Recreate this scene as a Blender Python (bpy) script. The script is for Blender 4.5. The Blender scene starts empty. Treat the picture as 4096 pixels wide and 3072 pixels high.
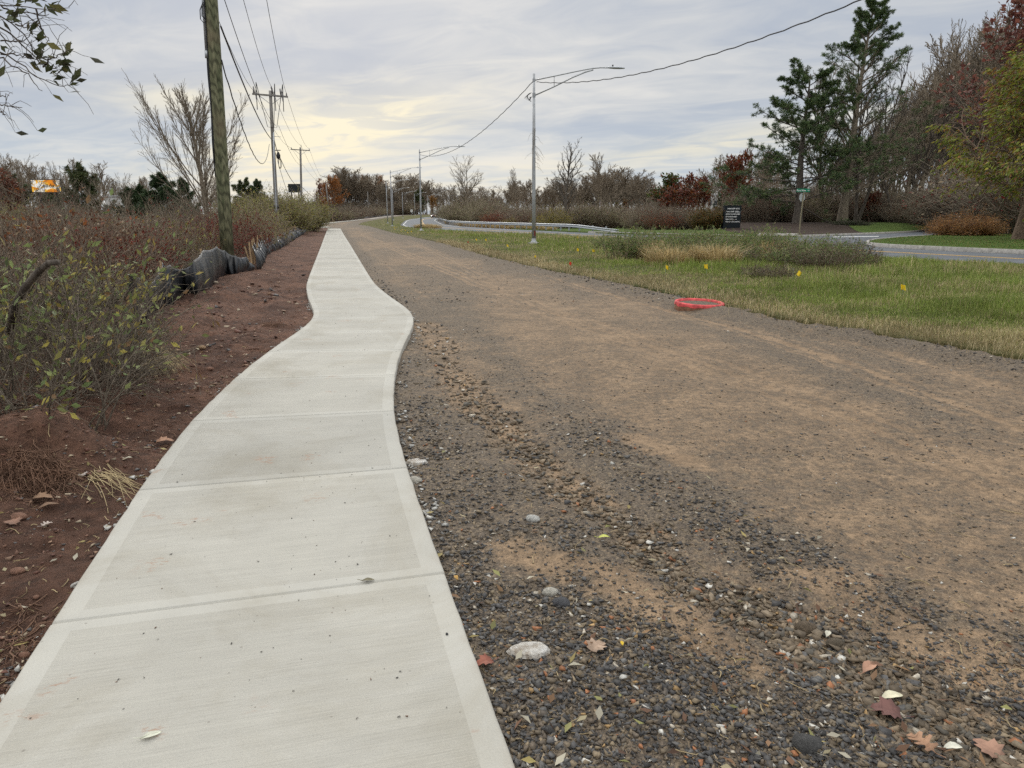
import bpy, bmesh, math, random
import numpy as np
from mathutils import Vector, Matrix, Euler

# ------------------------------------------------------------------ camera / world / sun
SC = bpy.context.scene
COL = SC.collection
F, CX, CY, TP, CAMZ = 2840.0, 2048.0, 1536.0, 0.2366, 1.6
PITCH = math.atan(TP); CP, SP = math.cos(PITCH), math.sin(PITCH)
cd = bpy.data.cameras.new('camera'); cam = bpy.data.objects.new('camera', cd); COL.objects.link(cam)
cd.sensor_width = 36; cd.lens = F / 4096 * 36; cd.clip_start = 0.05; cd.clip_end = 6000
cam.location = (0, 0, CAMZ); cam.rotation_euler = (math.radians(90) - PITCH, 0, 0)
SC.camera = cam
SC.view_settings.view_transform = 'Standard'; SC.view_settings.look = 'None'
SC.view_settings.exposure = 0.0; SC.view_settings.gamma = 1
SC.render.engine = 'CYCLES'
cy = SC.cycles
cy.max_bounces = 5; cy.diffuse_bounces = 3; cy.glossy_bounces = 2; cy.transmission_bounces = 2; cy.transparent_max_bounces = 4
cy.use_denoising = False; cy.use_adaptive_sampling = True; cy.adaptive_threshold = 0.02
cy.sample_clamp_indirect = 2; cy.sample_clamp_direct = 12

SUN_EL, SUN_AZ = math.radians(28), math.radians(-13)     # azimuth from +Y towards +X
W = bpy.data.worlds.new('World'); SC.world = W; W.use_nodes = True

class NT:
    """tiny node helper"""
    def __init__(s, nt): s.nt = nt
    def n(s, t, **kw):
        nd = s.nt.nodes.new(t)
        for k, v in kw.items():
            if k.startswith('i_'): nd.inputs[k[2:].replace('_', ' ')].default_value = v
            else: setattr(nd, k, v)
        return nd
    def l(s, a, b): s.nt.links.new(a, b)
    def sock(s, nd, i, v):
        if hasattr(v, 'is_linked') or hasattr(v, 'links'): s.l(v, nd.inputs[i])
        else: nd.inputs[i].default_value = v
    def math(s, op, a, b=0.0, clamp=False):
        nd = s.n('ShaderNodeMath', operation=op, use_clamp=clamp); s.sock(nd, 0, a); s.sock(nd, 1, b); return nd.outputs[0]
    def vmath(s, op, a, b):
        nd = s.n('ShaderNodeVectorMath', operation=op); s.sock(nd, 0, a); s.sock(nd, 1, b); return nd.outputs[0]
    def mix(s, f, a, b):
        nd = s.n('ShaderNodeMix', data_type='RGBA')
        s.sock(nd, 0, f); s.sock(nd, 6, c4(a)); s.sock(nd, 7, c4(b)); return nd.outputs[2]
    def mul(s, a, b):
        nd = s.n('ShaderNodeMix', data_type='RGBA', blend_type='MULTIPLY')
        nd.inputs[0].default_value = 1; s.sock(nd, 6, c4(a)); s.sock(nd, 7, c4(b)); return nd.outputs[2]
    def ramp(s, f, stops):
        nd = s.n('ShaderNodeValToRGB'); s.l(f, nd.inputs[0]); e = nd.color_ramp.elements
        while len(e) < len(stops): e.new(0.5)
        for i, (p, c) in enumerate(stops):
            e[i].position = p; e[i].color = c4(c) if not isinstance(c, (int, float)) else (c, c, c, 1)
        return nd.outputs[0]
    def noise(s, v, scale, detail=3, rough=0.5, dist=0.0):
        nd = s.n('ShaderNodeTexNoise'); s.l(v, nd.inputs['Vector'])
        nd.inputs['Scale'].default_value = scale; nd.inputs['Detail'].default_value = detail
        nd.inputs['Roughness'].default_value = rough; nd.inputs['Distortion'].default_value = dist
        return nd.outputs['Fac']
    def smooth(s, v, a, b, lo=0.0, hi=1.0):
        nd = s.n('ShaderNodeMapRange', interpolation_type='SMOOTHSTEP'); s.l(v, nd.inputs[0])
        nd.inputs[1].default_value = a; nd.inputs[2].default_value = b; nd.inputs[3].default_value = lo; nd.inputs[4].default_value = hi
        return nd.outputs[0]
def c4(c):
    if isinstance(c, (tuple, list)): return tuple(c) + (1,) if len(c) == 3 else tuple(c)
    return c

def build_world():
    nt = W.node_tree; nt.nodes.clear(); h = NT(nt)
    out = h.n('ShaderNodeOutputWorld'); bg = h.n('ShaderNodeBackground'); h.l(bg.outputs[0], out.inputs[0])
    bg.inputs[1].default_value = 0.1
    sky = h.n('ShaderNodeTexSky', sky_type='NISHITA', sun_disc=False)
    sky.sun_elevation = SUN_EL; sky.sun_rotation = SUN_AZ; sky.dust_density = 2
    tc = h.n('ShaderNodeTexCoord'); d = tc.outputs['Generated']
    sp = h.n('ShaderNodeSeparateXYZ'); h.l(d, sp.inputs[0]); z = sp.outputs[2]
    zc = h.math('ADD', h.math('MAXIMUM', z, 0.0), 0.10)
    cb = h.n('ShaderNodeCombineXYZ'); h.l(h.math('DIVIDE', sp.outputs[0], zc), cb.inputs[0]); h.l(h.math('DIVIDE', sp.outputs[1], zc), cb.inputs[1])
    rot = h.n('ShaderNodeVectorRotate', rotation_type='Z_AXIS'); h.l(cb.outputs[0], rot.inputs['Vector']); rot.inputs['Angle'].default_value = math.radians(24)
    st = h.vmath('MULTIPLY', rot.outputs[0], (0.6, 1.15, 1.0))
    n1 = h.noise(st, 0.50, 5, 0.55, 0.9)
    n2 = h.noise(h.vmath('MULTIPLY', rot.outputs[0], (1.0, 1.5, 1.0)), 1.9, 6, 0.58, 1.0)
    nn = h.math('ADD', h.math('MULTIPLY', n1, 0.68), h.math('MULTIPLY', n2, 0.32))
    base = h.ramp(nn, [(0.36, (0.41, 0.465, 0.565)), (0.45, (0.47, 0.515, 0.59)), (0.53, (0.575, 0.60, 0.635)), (0.64, (0.73, 0.725, 0.71))])
    # lower sky slightly bluer and lighter
    low = h.smooth(z, 0.0, 0.17, 1, 0)
    lowc = h.ramp(nn, [(0.40, (0.45, 0.56, 0.68)), (0.50, (0.60, 0.665, 0.72)), (0.62, (0.74, 0.745, 0.72))])
    base = h.mix(h.math('MULTIPLY', low, 0.85), base, lowc)
    # cream glow of the hidden sun: tilted elongated patches (angular position, width)
    def patch(x, zz, wx, wz, tilt, k):
        dx = h.math('SUBTRACT', h.math('DIVIDE', sp.outputs[0], sp.outputs[1]), x)
        dz = h.math('SUBTRACT', h.math('SUBTRACT', z, zz), h.math('MULTIPLY', dx, tilt))
        a = h.math('POWER', h.math('ABSOLUTE', h.math('DIVIDE', dx, wx)), 2.0); b = h.math('POWER', h.math('ABSOLUTE', h.math('DIVIDE', dz, wz)), 2.0)
        g = h.math('POWER', 2.718, h.math('MULTIPLY', h.math('ADD', a, b), -1.0))
        g = h.math('MULTIPLY', g, h.math('GREATER_THAN', sp.outputs[1], 0.05))
        return h.math('MULTIPLY', g, k)
    gl = h.math('ADD', patch(-0.24, 0.105, 0.17, 0.038, 0.22, 1.25), patch(-0.40, 0.14, 0.12, 0.018, 0.05, 0.6))
    gl = h.math('ADD', gl, patch(0.31, 0.095, 0.22, 0.016, 0.12, 0.55))
    gl = h.math('ADD', gl, patch(-0.13, 0.045, 0.35, 0.03, 0.0, 0.35))
    gl = h.math('MULTIPLY', gl, h.smooth(n2, 0.38, 0.62, 0.5, 1.2), clamp=True)
    base = h.mix(gl, base, (0.90, 0.83, 0.64))
    # CIE-overcast like brightening toward the zenith (above the picture)
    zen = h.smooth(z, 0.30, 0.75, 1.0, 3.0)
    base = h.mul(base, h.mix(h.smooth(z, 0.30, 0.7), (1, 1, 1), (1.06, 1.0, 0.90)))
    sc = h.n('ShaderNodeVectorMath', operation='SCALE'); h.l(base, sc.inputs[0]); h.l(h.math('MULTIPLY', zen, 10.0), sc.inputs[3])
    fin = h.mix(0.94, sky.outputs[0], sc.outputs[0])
    # below the horizon: dull ground tone
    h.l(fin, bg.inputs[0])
build_world()
sl = bpy.data.lights.new('sun', 'SUN'); so = bpy.data.objects.new('sun', sl); COL.objects.link(so)
sl.energy = 0.9; sl.angle = math.radians(14); sl.color = (1, 0.95, 0.86)
sd = Vector((math.sin(SUN_AZ) * math.cos(SUN_EL), math.cos(SUN_AZ) * math.cos(SUN_EL), math.sin(SUN_EL)))
so.rotation_euler = sd.to_track_quat('Z', 'Y').to_euler()

# ------------------------------------------------------------------ measuring helpers (photo pixels 4096x3072 -> metres)
def ray(px, py):
    u = (px - CX) / F; v = (py - CY) / F
    return u, CP - v * SP, -SP - v * CP
def PT(px, py, Y):
    u, fy, fz = ray(px, py); t = Y / fy
    return Vector((u * t, Y, CAMZ + fz * t))
def Gz(px, py, z=0.0):
    u, fy, fz = ray(px, py); t = (z - CAMZ) / fz
    return (u * t, fy * t)
DS = 4096 / 2212
def D(x, y): return (x * DS, y * DS)
def GD(x, y, z=0.0): return Gz(x * DS, y * DS, z)

def onsurf(px, py, zf):
    z = 0.0
    for _ in range(6): x, y = Gz(px, py, z); z = .5 * z + .5 * float(zf(np.array(x), np.array(y)))
    return x, y, float(zf(np.array(x), np.array(y)))
def sstep(a, b, x):
    t = np.clip((x - a) / (b - a), 0, 1); return t * t * (3 - 2 * t)
_rs = np.random.RandomState(5); _T = _rs.rand(256, 256)
def vnoise(x, y):
    x = np.asarray(x, float); y = np.asarray(y, float)
    xi = np.floor(x).astype(int); yi = np.floor(y).astype(int); fx = x - xi; fy = y - yi
    fx = fx * fx * (3 - 2 * fx); fy = fy * fy * (3 - 2 * fy)
    a = _T[xi & 255, yi & 255]; b = _T[(xi + 1) & 255, yi & 255]; c = _T[xi & 255, (yi + 1) & 255]; d = _T[(xi + 1) & 255, (yi + 1) & 255]
    return (a * (1 - fx) + b * fx) * (1 - fy) + (c * (1 - fx) + d * fx) * fy - 0.5
def fbm(x, y, o=4):
    s = 0; a = 1.0
    for i in range(o):
        s = s + a * vnoise(x * 2 ** i + 17.3 * i, y * 2 ** i + 5.1 * i); a *= 0.5
    return s

HT = ([-1000, 150, 200, 250, 300, 350, 500, 6000], [0, 0, .3, .8, 1.85, 2.3, 3, 3])
def H(x, y):
    """broad shape of the land"""
    x = np.asarray(x, float); y = np.asarray(y, float)
    r = x / np.maximum(y, 1)
    far = np.interp(y, *HT)
    side = sstep(0.02, 0.1, r) * sstep(100, 125, y)                 # towards the pond
    pond = 0.25 + 0.6 * sstep(295, 330, y)
    far = far * (1 - side) + pond * side
    berm = sstep(0.25, 0.31, r) * sstep(72, 92, y) * 0.72
    left = -0.15 * sstep(0.3, 0.6, -r) * sstep(5, 20, y)
    return np.maximum(far, berm) + left

# ------------------------------------------------------------------ object helpers
def tag(o, label=None, cat=None, group=None, kind=None):
    if label: o['label'] = label
    if cat: o['category'] = cat
    if group: o['group'] = group
    if kind: o['kind'] = kind
    return o
def link(name, me, mat=None, parent=None):
    o = bpy.data.objects.new(name, me); COL.objects.link(o)
    if mat is not None and me is not None and not me.materials: me.materials.append(mat)
    if parent: o.parent = parent
    return o
def empty(name, loc=(0, 0, 0), rz=0.0, scale=1.0):
    o = bpy.data.objects.new(name, None); COL.objects.link(o)
    o.location = loc; o.rotation_euler = (0, 0, rz)
    o.scale = (scale,) * 3 if isinstance(scale, (int, float)) else scale
    o.empty_display_size = 0.1
    return o
def npmesh(name, V, Fc, col=None, smooth=False, attrs=None):
    """V (N,3); Fc int array (M,k) or list of arrays"""
    me = bpy.data.meshes.new(name)
    if not isinstance(Fc, list): Fc = [Fc]
    Fc = [f for f in Fc if len(f)]
    V = np.ascontiguousarray(V, np.float32)
    me.vertices.add(len(V)); me.vertices.foreach_set('co', V.ravel())
    loops = np.concatenate([f.ravel() for f in Fc]).astype(np.int32)
    sizes = np.concatenate([np.full(len(f), f.shape[1]) for f in Fc]).astype(np.int32)
    starts = np.concatenate([[0], np.cumsum(sizes)[:-1]]).astype(np.int32)
    me.loops.add(len(loops)); me.loops.foreach_set('vertex_index', loops)
    me.polygons.add(len(sizes)); me.polygons.foreach_set('loop_start', starts)
    try: me.polygons.foreach_set('loop_total', sizes)
    except Exception: pass
    if smooth: me.polygons.foreach_set('use_smooth', np.ones(len(sizes), bool))
    if col is not None:
        a = me.attributes.new('col', 'FLOAT_COLOR', 'POINT')
        c = np.ones((len(V), 4), np.float32); c[:, :3] = col; a.data.foreach_set('color', c.ravel())
    for k, v in (attrs or {}).items():
        a = me.attributes.new(k, 'FLOAT', 'POINT'); a.data.foreach_set('value', np.asarray(v, np.float32).ravel())
    me.update(calc_edges=True)
    return me
class MB:
    """collect simple solids into one mesh"""
    def __init__(s): s.V = []; s.F = []; s.M = []; s.n = 0; s.mi = 0
    def add(s, V, F, mi=None):
        V = [tuple(v) for v in V]
        s.V += V; s.F += [tuple(i + s.n for i in f) for f in F]; s.M += [s.mi if mi is None else mi] * len(F); s.n += len(V)
    def box(s, c, sz, rz=0.0, mi=None, rot=None):
        hx, hy, hz = sz[0] / 2, sz[1] / 2, sz[2] / 2
        R = rot if rot is not None else Matrix.Rotation(rz, 3, 'Z')
        V = [R @ Vector((x, y, z)) + Vector(c) for x in (-hx, hx) for y in (-hy, hy) for z in (-hz, hz)]
        s.add(V, [(0, 1, 3, 2), (4, 6, 7, 5), (0, 4, 5, 1), (2, 3, 7, 6), (0, 2, 6, 4), (1, 5, 7, 3)], mi)
    def tube(s, pts, rad, k=8, cap=True, mi=None, closed=False):
        pts = [Vector(p) for p in pts]; n = len(pts)
        if not hasattr(rad, '__len__'): rad = [rad] * n
        V = []; F = []
        ref = None
        for i, p in enumerate(pts):
            if closed: t = pts[(i + 1) % n] - pts[i - 1]
            else: t = pts[min(i + 1, n - 1)] - pts[max(i - 1, 0)]
            t.normalize()
            if ref is None: ref = Vector((0, 0, 1)) if abs(t.z) < .9 else Vector((1, 0, 0))
            a = t.cross(ref)
            if a.length < 1e-5: a = t.orthogonal()
            a.normalize(); b = a.cross(t); ref = b if abs(t.dot(b)) < .5 else ref
            for j in range(k):
                q = 2 * math.pi * j / k; V.append(p + (a * math.cos(q) + b * math.sin(q)) * rad[i])
        m = n if closed else n - 1
        for i in range(m):
            for j in range(k):
                i2 = (i + 1) % n; F.append((i * k + j, i * k + (j + 1) % k, i2 * k + (j + 1) % k, i2 * k + j))
        if cap and not closed: F.append(tuple(range(k))[::-1]); F.append(tuple((n - 1) * k + j for j in range(k)))
        s.add(V, F, mi)
    def lathe(s, prof, c=(0, 0, 0), k=16, mi=None):
        V = []; F = []
        for r, z in prof:
            for j in range(k):
                q = 2 * math.pi * j / k; V.append((c[0] + r * math.cos(q), c[1] + r * math.sin(q), c[2] + z))
        for i in range(len(prof) - 1):
            for j in range(k): F.append((i * k + j, i * k + (j + 1) % k, (i + 1) * k + (j + 1) % k, (i + 1) * k + j))
        s.add(V, F, mi)
    def build(s, name, mat, parent=None, smooth=False):
        me = bpy.data.meshes.new(name); me.from_pydata(s.V, [], s.F)
        mats = mat if isinstance(mat, (list, tuple)) else [mat]
        for m in mats: me.materials.append(m)
        me.polygons.foreach_set('material_index', s.M)
        if smooth: me.polygons.foreach_set('use_smooth', [True] * len(me.polygons))
        me.update()
        o = link(name, me); 
        if parent: o.parent = parent
        return o
def copy_tree(o, parent=None):
    c = o.copy(); COL.objects.link(c)
    if parent: c.parent = parent
    for ch in list(o.children): copy_tree(ch, c)
    return c

# ------------------------------------------------------------------ materials
def new_mat(name):
    m = bpy.data.materials.new(name); m.use_nodes = True
    nt = m.node_tree; nt.nodes.clear(); h = NT(nt)
    out = h.n('ShaderNodeOutputMaterial'); b = h.n('ShaderNodeBsdfPrincipled'); h.l(b.outputs[0], out.inputs[0])
    b.inputs['Roughness'].default_value = 0.8; b.inputs['Specular IOR Level'].default_value = 0.3
    tc = h.n('ShaderNodeTexCoord')
    return m, h, b, tc.outputs['Object']
def bump(h, b, height, strength=0.5, dist=0.01):
    bp = h.n('ShaderNodeBump'); bp.inputs['Strength'].default_value = strength; bp.inputs['Distance'].default_value = dist
    h.l(height, bp.inputs['Height']); h.l(bp.outputs[0], b.inputs['Normal'])
def plain(name, col, rough=0.6, metal=0.0, vary=0.15, scale=8, spec=0.4):
    m, h, b, co = new_mat(name)
    n = h.noise(co, scale, 4, 0.6)
    c = h.mix(h.smooth(n, 0.3, 0.7), tuple(x * (1 - vary) for x in col), tuple(min(1, x * (1 + vary)) for x in col))
    h.l(c, b.inputs['Base Color']); b.inputs['Roughness'].default_value = rough; b.inputs['Metallic'].default_value = metal
    b.inputs['Specular IOR Level'].default_value = spec
    return m
def colmat(name, rough=0.7, transl=0.0, vary=0.2, scale=3.0, spec=0.25):
    """colour from the per-leaf / per-stone attribute"""
    m, h, b, co = new_mat(name)
    at = h.n('ShaderNodeAttribute', attribute_name='col')
    n = h.noise(co, scale, 3, 0.6)
    f = h.smooth(n, 0.25, 0.75, 1 - vary, 1 + vary)
    sc = h.n('ShaderNodeVectorMath', operation='SCALE'); h.l(at.outputs['Color'], sc.inputs[0]); h.l(f, sc.inputs[3])
    h.l(sc.outputs[0], b.inputs['Base Color']); b.inputs['Roughness'].default_value = rough; b.inputs['Specular IOR Level'].default_value = spec
    if transl > 0:
        t = h.n('ShaderNodeBsdfTranslucent'); h.l(sc.outputs[0], t.inputs[0])
        mx = h.n('ShaderNodeMixShader'); mx.inputs[0].default_value = transl
        out = [n for n in m.node_tree.nodes if n.type == 'OUTPUT_MATERIAL'][0]
        h.l(b.outputs[0], mx.inputs[1]); h.l(t.outputs[0], mx.inputs[2]); h.l(mx.outputs[0], out.inputs[0])
    return m
M = {}
M['leaf'] = colmat('leaf', 0.55, 0.3, 0.15, 2)
M['grassblade'] = colmat('grassblade', 0.6, 0.25, 0.25, 0.6)
M['needle'] = colmat('needle', 0.6, 0.15, 0.25, 0.8)
M['stone'] = colmat('stone', 0.75, 0.0, 0.25, 60, 0.35)
M['galv'] = plain('galvanised', (0.46, 0.48, 0.50), 0.42, 0.55, 0.12, 5)
M['alu'] = plain('weathered_aluminium', (0.40, 0.41, 0.42), 0.5, 0.35, 0.14, 3)
M['concrete_old'] = plain('old_concrete', (0.36, 0.34, 0.31), 0.9, 0, 0.25, 6)
M['black'] = plain('black_rubber', (0.02, 0.02, 0.022), 0.5, 0, 0.2)
M['wire'] = plain('wire', (0.05, 0.05, 0.055), 0.6, 0, 0.1)
M['wood_stake'] = plain('stake_wood', (0.42, 0.29, 0.16), 0.8, 0, 0.3, 30)
M['white'] = plain('white_paint', (0.78, 0.78, 0.76), 0.5, 0, 0.06)
M['porcelain'] = plain('insulator', (0.16, 0.15, 0.15), 0.3, 0, 0.1)
def bark(name, c1, c2, zs=1.0, sc=6):
    m, h, b, co = new_mat(name)
    v = h.vmath('MULTIPLY', co, (sc * 2.5, sc * 2.5, sc * 0.5 * zs))
    n = h.noise(v, 1.0, 5, 0.65, 0.4)
    h.l(h.mix(h.smooth(n, 0.33, 0.68), c1, c2), b.inputs['Base Color']); b.inputs['Roughness'].default_value = 0.9
    b.inputs['Specular IOR Level'].default_value = 0.15
    bump(h, b, n, 0.7, 0.03)
    return m
M['bark_grey'] = bark('bark_grey', (0.155, 0.127, 0.093), (0.30, 0.25, 0.19))
M['bark_far'] = bark('bark_far', (0.18, 0.143, 0.103), (0.32, 0.262, 0.195))
M['bark_dark'] = bark('bark_dark', (0.075, 0.062, 0.052), (0.17, 0.145, 0.12))
M['bark_brown'] = bark('bark_brown', (0.13, 0.09, 0.065), (0.25, 0.18, 0.13))
M['bark_shrub'] = bark('bark_shrub', (0.20, 0.155, 0.11), (0.38, 0.31, 0.23), 1, 14)
M['stem_dark'] = bark('stem_dark', (0.10, 0.08, 0.06), (0.24, 0.20, 0.155), 1, 14)
M['bark_pale'] = bark('bark_pale', (0.22, 0.20, 0.17), (0.38, 0.35, 0.31))
# ------------------------------------------------------------------ the lines that run along the road (all as X(Y))
def hline(pts, ylo=-40, yhi=420, step=0.5, sm=5):
    pts = sorted(pts, key=lambda p: p[1]); ys = np.array([p[1] for p in pts]); xs = np.array([p[0] for p in pts])
    Y = np.arange(ylo, yhi, step); X = np.interp(Y, ys, xs)
    s0 = (xs[1] - xs[0]) / (ys[1] - ys[0]); X = np.where(Y < ys[0], xs[0] + s0 * (Y - ys[0]), X)
    s1 = (xs[-1] - xs[-2]) / (ys[-1] - ys[-2]); X = np.where(Y > ys[-1], xs[-1] + s1 * (Y - ys[-1]), X)
    # smoothing that widens with distance
    out = X.copy()
    for k in ((1, 2, 4, 8) if sm == 5 else (2, 4, 8, 16, 24)):
        w = np.ones(2 * k + 1) / (2 * k + 1); Xp = np.pad(X, k, mode='edge'); S = np.convolve(Xp, w, 'valid')
        t = np.clip((Y - min(6 * k, 40)) / (6 * k), 0, 1); out = out * (1 - t) + S * t
    return lambda q: np.interp(q, Y, out)

def pair(l, r): 
    a, b = Gz(*l), Gz(*r); return ((a[0] + b[0]) / 2, (a[1] + b[1]) / 2)
SWC = [pair((213, 2476), (1783, 2296)), pair((559, 1944), (1635, 1880)), pair((755, 1681), (1583, 1654)), pair((926, 1518), (1583, 1509)),
       pair((1059, 1408), (1608, 1406)), pair((1184, 1332), (1637, 1330)), pair((1245, 1273), (1665, 1270)), pair((1251, 1231), (1626, 1230)),
       pair((1240, 1194), (1566, 1194)), pair((1231, 1162), (1526, 1162)), pair((1230, 1139), (1500, 1139)), pair((1238, 1102), (1476, 1102)),
       pair((1256, 1056), (1448, 1056)), pair((1273, 1014), (1422, 1014)), pair((1284, 981), (1404, 981)), pair((1300, 940), (1377, 940)), pair((1312, 914), (1361, 914))]
SLP = (SWC[1][0] - SWC[0][0]) / (SWC[1][1] - SWC[0][1])
NEAR0 = (SWC[0][0] - SLP * 4.5, SWC[0][1] - 4.5)
SW_NEAR = [NEAR0] + SWC
SW_FAR = [(SWC[-1][0] - 3.2, SWC[-1][1] + 9.0), (-32.5, 122), (-37.5, 140), (-41, 160), (-45, 200), (-48, 250), (-47, 300), (-36, 350), (-15, 395)]
def resample(pts, step):
    P = [Vector((p[0], p[1], 0)) for p in pts]; P = [P[0] * 2 - P[1]] + P + [P[-1] * 2 - P[-2]]
    out = []
    for i in range(1, len(P) - 2):
        a, b, c, d = P[i - 1], P[i], P[i + 1], P[i + 2]
        n = max(4, int((c - b).length / 0.05)) if (c - b).length < 20 else 200
        for j in range(n):
            t = j / n
            out.append(0.5 * ((2 * b) + (c - a) * t + (2 * a - 5 * b + 4 * c - d) * t * t + (3 * b - a - 3 * c + d) * t ** 3))
    out.append(P[-2])
    Q = np.array([(p.x, p.y) for p in out]); s = np.concatenate([[0], np.cumsum(np.hypot(*np.diff(Q, axis=0).T))])
    # light smoothing
    S = np.arange(0, s[-1], step); X = np.interp(S, s, Q[:, 0]); Yv = np.interp(S, s, Q[:, 1])
    for _ in range(3):
        k = max(1, int(0.5 / step)); w = np.ones(2 * k + 1) / (2 * k + 1)
        Xp = np.concatenate([2 * X[0] - X[k:0:-1], X, 2 * X[-1] - X[-2:-k - 2:-1]]); Yp = np.concatenate([2 * Yv[0] - Yv[k:0:-1], Yv, 2 * Yv[-1] - Yv[-2:-k - 2:-1]])
        X = np.convolve(Xp, w, 'valid'); Yv = np.convolve(Yp, w, 'valid')
    return S, X, Yv
swX = hline(SW_NEAR + SW_FAR)
GR = [GD(2212, 775), GD(1960, 728), GD(1750, 700), GD(1600, 668), GD(1400, 622), GD(1200, 585), GD(1060, 553), Gz(1780, 972), Gz(1571, 930), (-21.5, 112), (-29.5, 140), (-34, 165), (-39, 200), (-43.8, 250), (-43.6, 300), (-33, 350), (-12, 395)]
grX = hline(GR)
YC = [(20.6, 29), (17.6, 35.8), (8.3, 59), (0.8, 76), (-11.8, 111), (-16.6, 137), (-20.3, 165), (-26, 208), (-28.6, 240), (-28, 265), (-22, 300), (-10, 330), (8, 360)]
rcX = hline(YC, sm=9)
FN = [GD(285, 735), GD(345, 695), GD(430, 640), GD(465, 615), GD(545, 588), GD(560, 552), GD(600, 535), GD(650, 505), Gz(1240, 912), (-34.5, 112), (-41, 140), (-44.5, 160), (-48.5, 200), (-51, 250), (-50, 300), (-39, 350)]
fnX = hline(FN)
SWH = 0.805

def rows(y0, y1, base, k):
    r = [y0]
    while r[-1] < y1: r.append(r[-1] + max(base, k * abs(r[-1])))
    return np.array(r)
def sheet(name, Y, L, R, nc, zf, mat, skirt=0.25, attrs=None, smooth=True, pw=1.0, kind='structure'):
    """region between X=L(Y) and X=R(Y)"""
    t = np.linspace(0, 1, nc) ** pw
    X = L[:, None] * (1 - t) + R[:, None] * t; YY = np.repeat(Y[:, None], nc, 1)
    Z = zf(X, YY)
    X = np.concatenate([X[:, :1], X, X[:, -1:]], 1); YY = np.concatenate([YY[:, :1], YY, YY[:, -1:]], 1)
    Z = np.concatenate([Z[:, :1] - skirt, Z, Z[:, -1:] - skirt], 1)
    n, m = X.shape
    V = np.stack([X.ravel(), YY.ravel(), Z.ravel()], 1)
    i = np.arange(n - 1)[:, None] * m + np.arange(m - 1)[None, :]
    Fq = np.stack([i, i + 1, i + m + 1, i + m], -1).reshape(-1, 4)
    at = {k: f(X.ravel(), YY.ravel()) for k, f in (attrs or {}).items()}
    o = link(name, npmesh(name, V, Fq, smooth=smooth, attrs=at), mat); o['kind'] = kind
    return o

# ------------------------------------------------------------------ gravel: where it is tan mud, dark stone, wheel track
def segdist(x, y, pts):
    d = np.full(np.shape(x), 1e9)
    for (ax, ay), (bx, by) in zip(pts[:-1], pts[1:]):
        vx, vy = bx - ax, by - ay; L2 = vx * vx + vy * vy + 1e-9
        t = np.clip(((x - ax) * vx + (y - ay) * vy) / L2, 0, 1)
        d = np.minimum(d, np.hypot(x - ax - vx * t, y - ay - vy * t))
    return d
def pl(*p): return [GD(a, b) for a, b in p]
RUT = pl((925, 690), (950, 740), (1000, 820), (1080, 900), (1200, 1010), (1330, 1110), (1500, 1230), (1700, 1330), (1900, 1440), (2150, 1600), (2350, 1750))
DARK2 = pl((960, 640), (1010, 700), (1100, 790), (1180, 850), (1290, 930), (1410, 1015), (1570, 1110), (1750, 1210), (2000, 1340), (2212, 1440), (2500, 1590))
MUD2 = pl((1130, 1175), (1290, 1200), (1420, 1270), (1500, 1330), (1600, 1400))
MUDR = pl((1800, 1240), (1950, 1320), (2120, 1390), (2300, 1450))
BLOT = pl((1385, 935), (1440, 950), (1500, 970))
T1 = pl((800, 490), (900, 512), (1000, 542), (1200, 598), (1400, 650), (1600, 700), (1800, 757), (2000, 828), (2250, 918))
T2 = pl((770, 500), (880, 545), (1050, 610), (1200, 668), (1400, 730), (1700, 830), (1950, 930), (2212, 1030))
T3 = pl((780, 480), (860, 505), (980, 560), (1120, 625), (1300, 700), (1500, 790))
T4 = pl((760, 492), (800, 540), (900, 620), (1000, 690), (1150, 770), (1300, 870))
T5 = pl((850, 482), (990, 515), (1200, 575), (1420, 630), (1650, 690), (1900, 745), (2212, 830))
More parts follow.
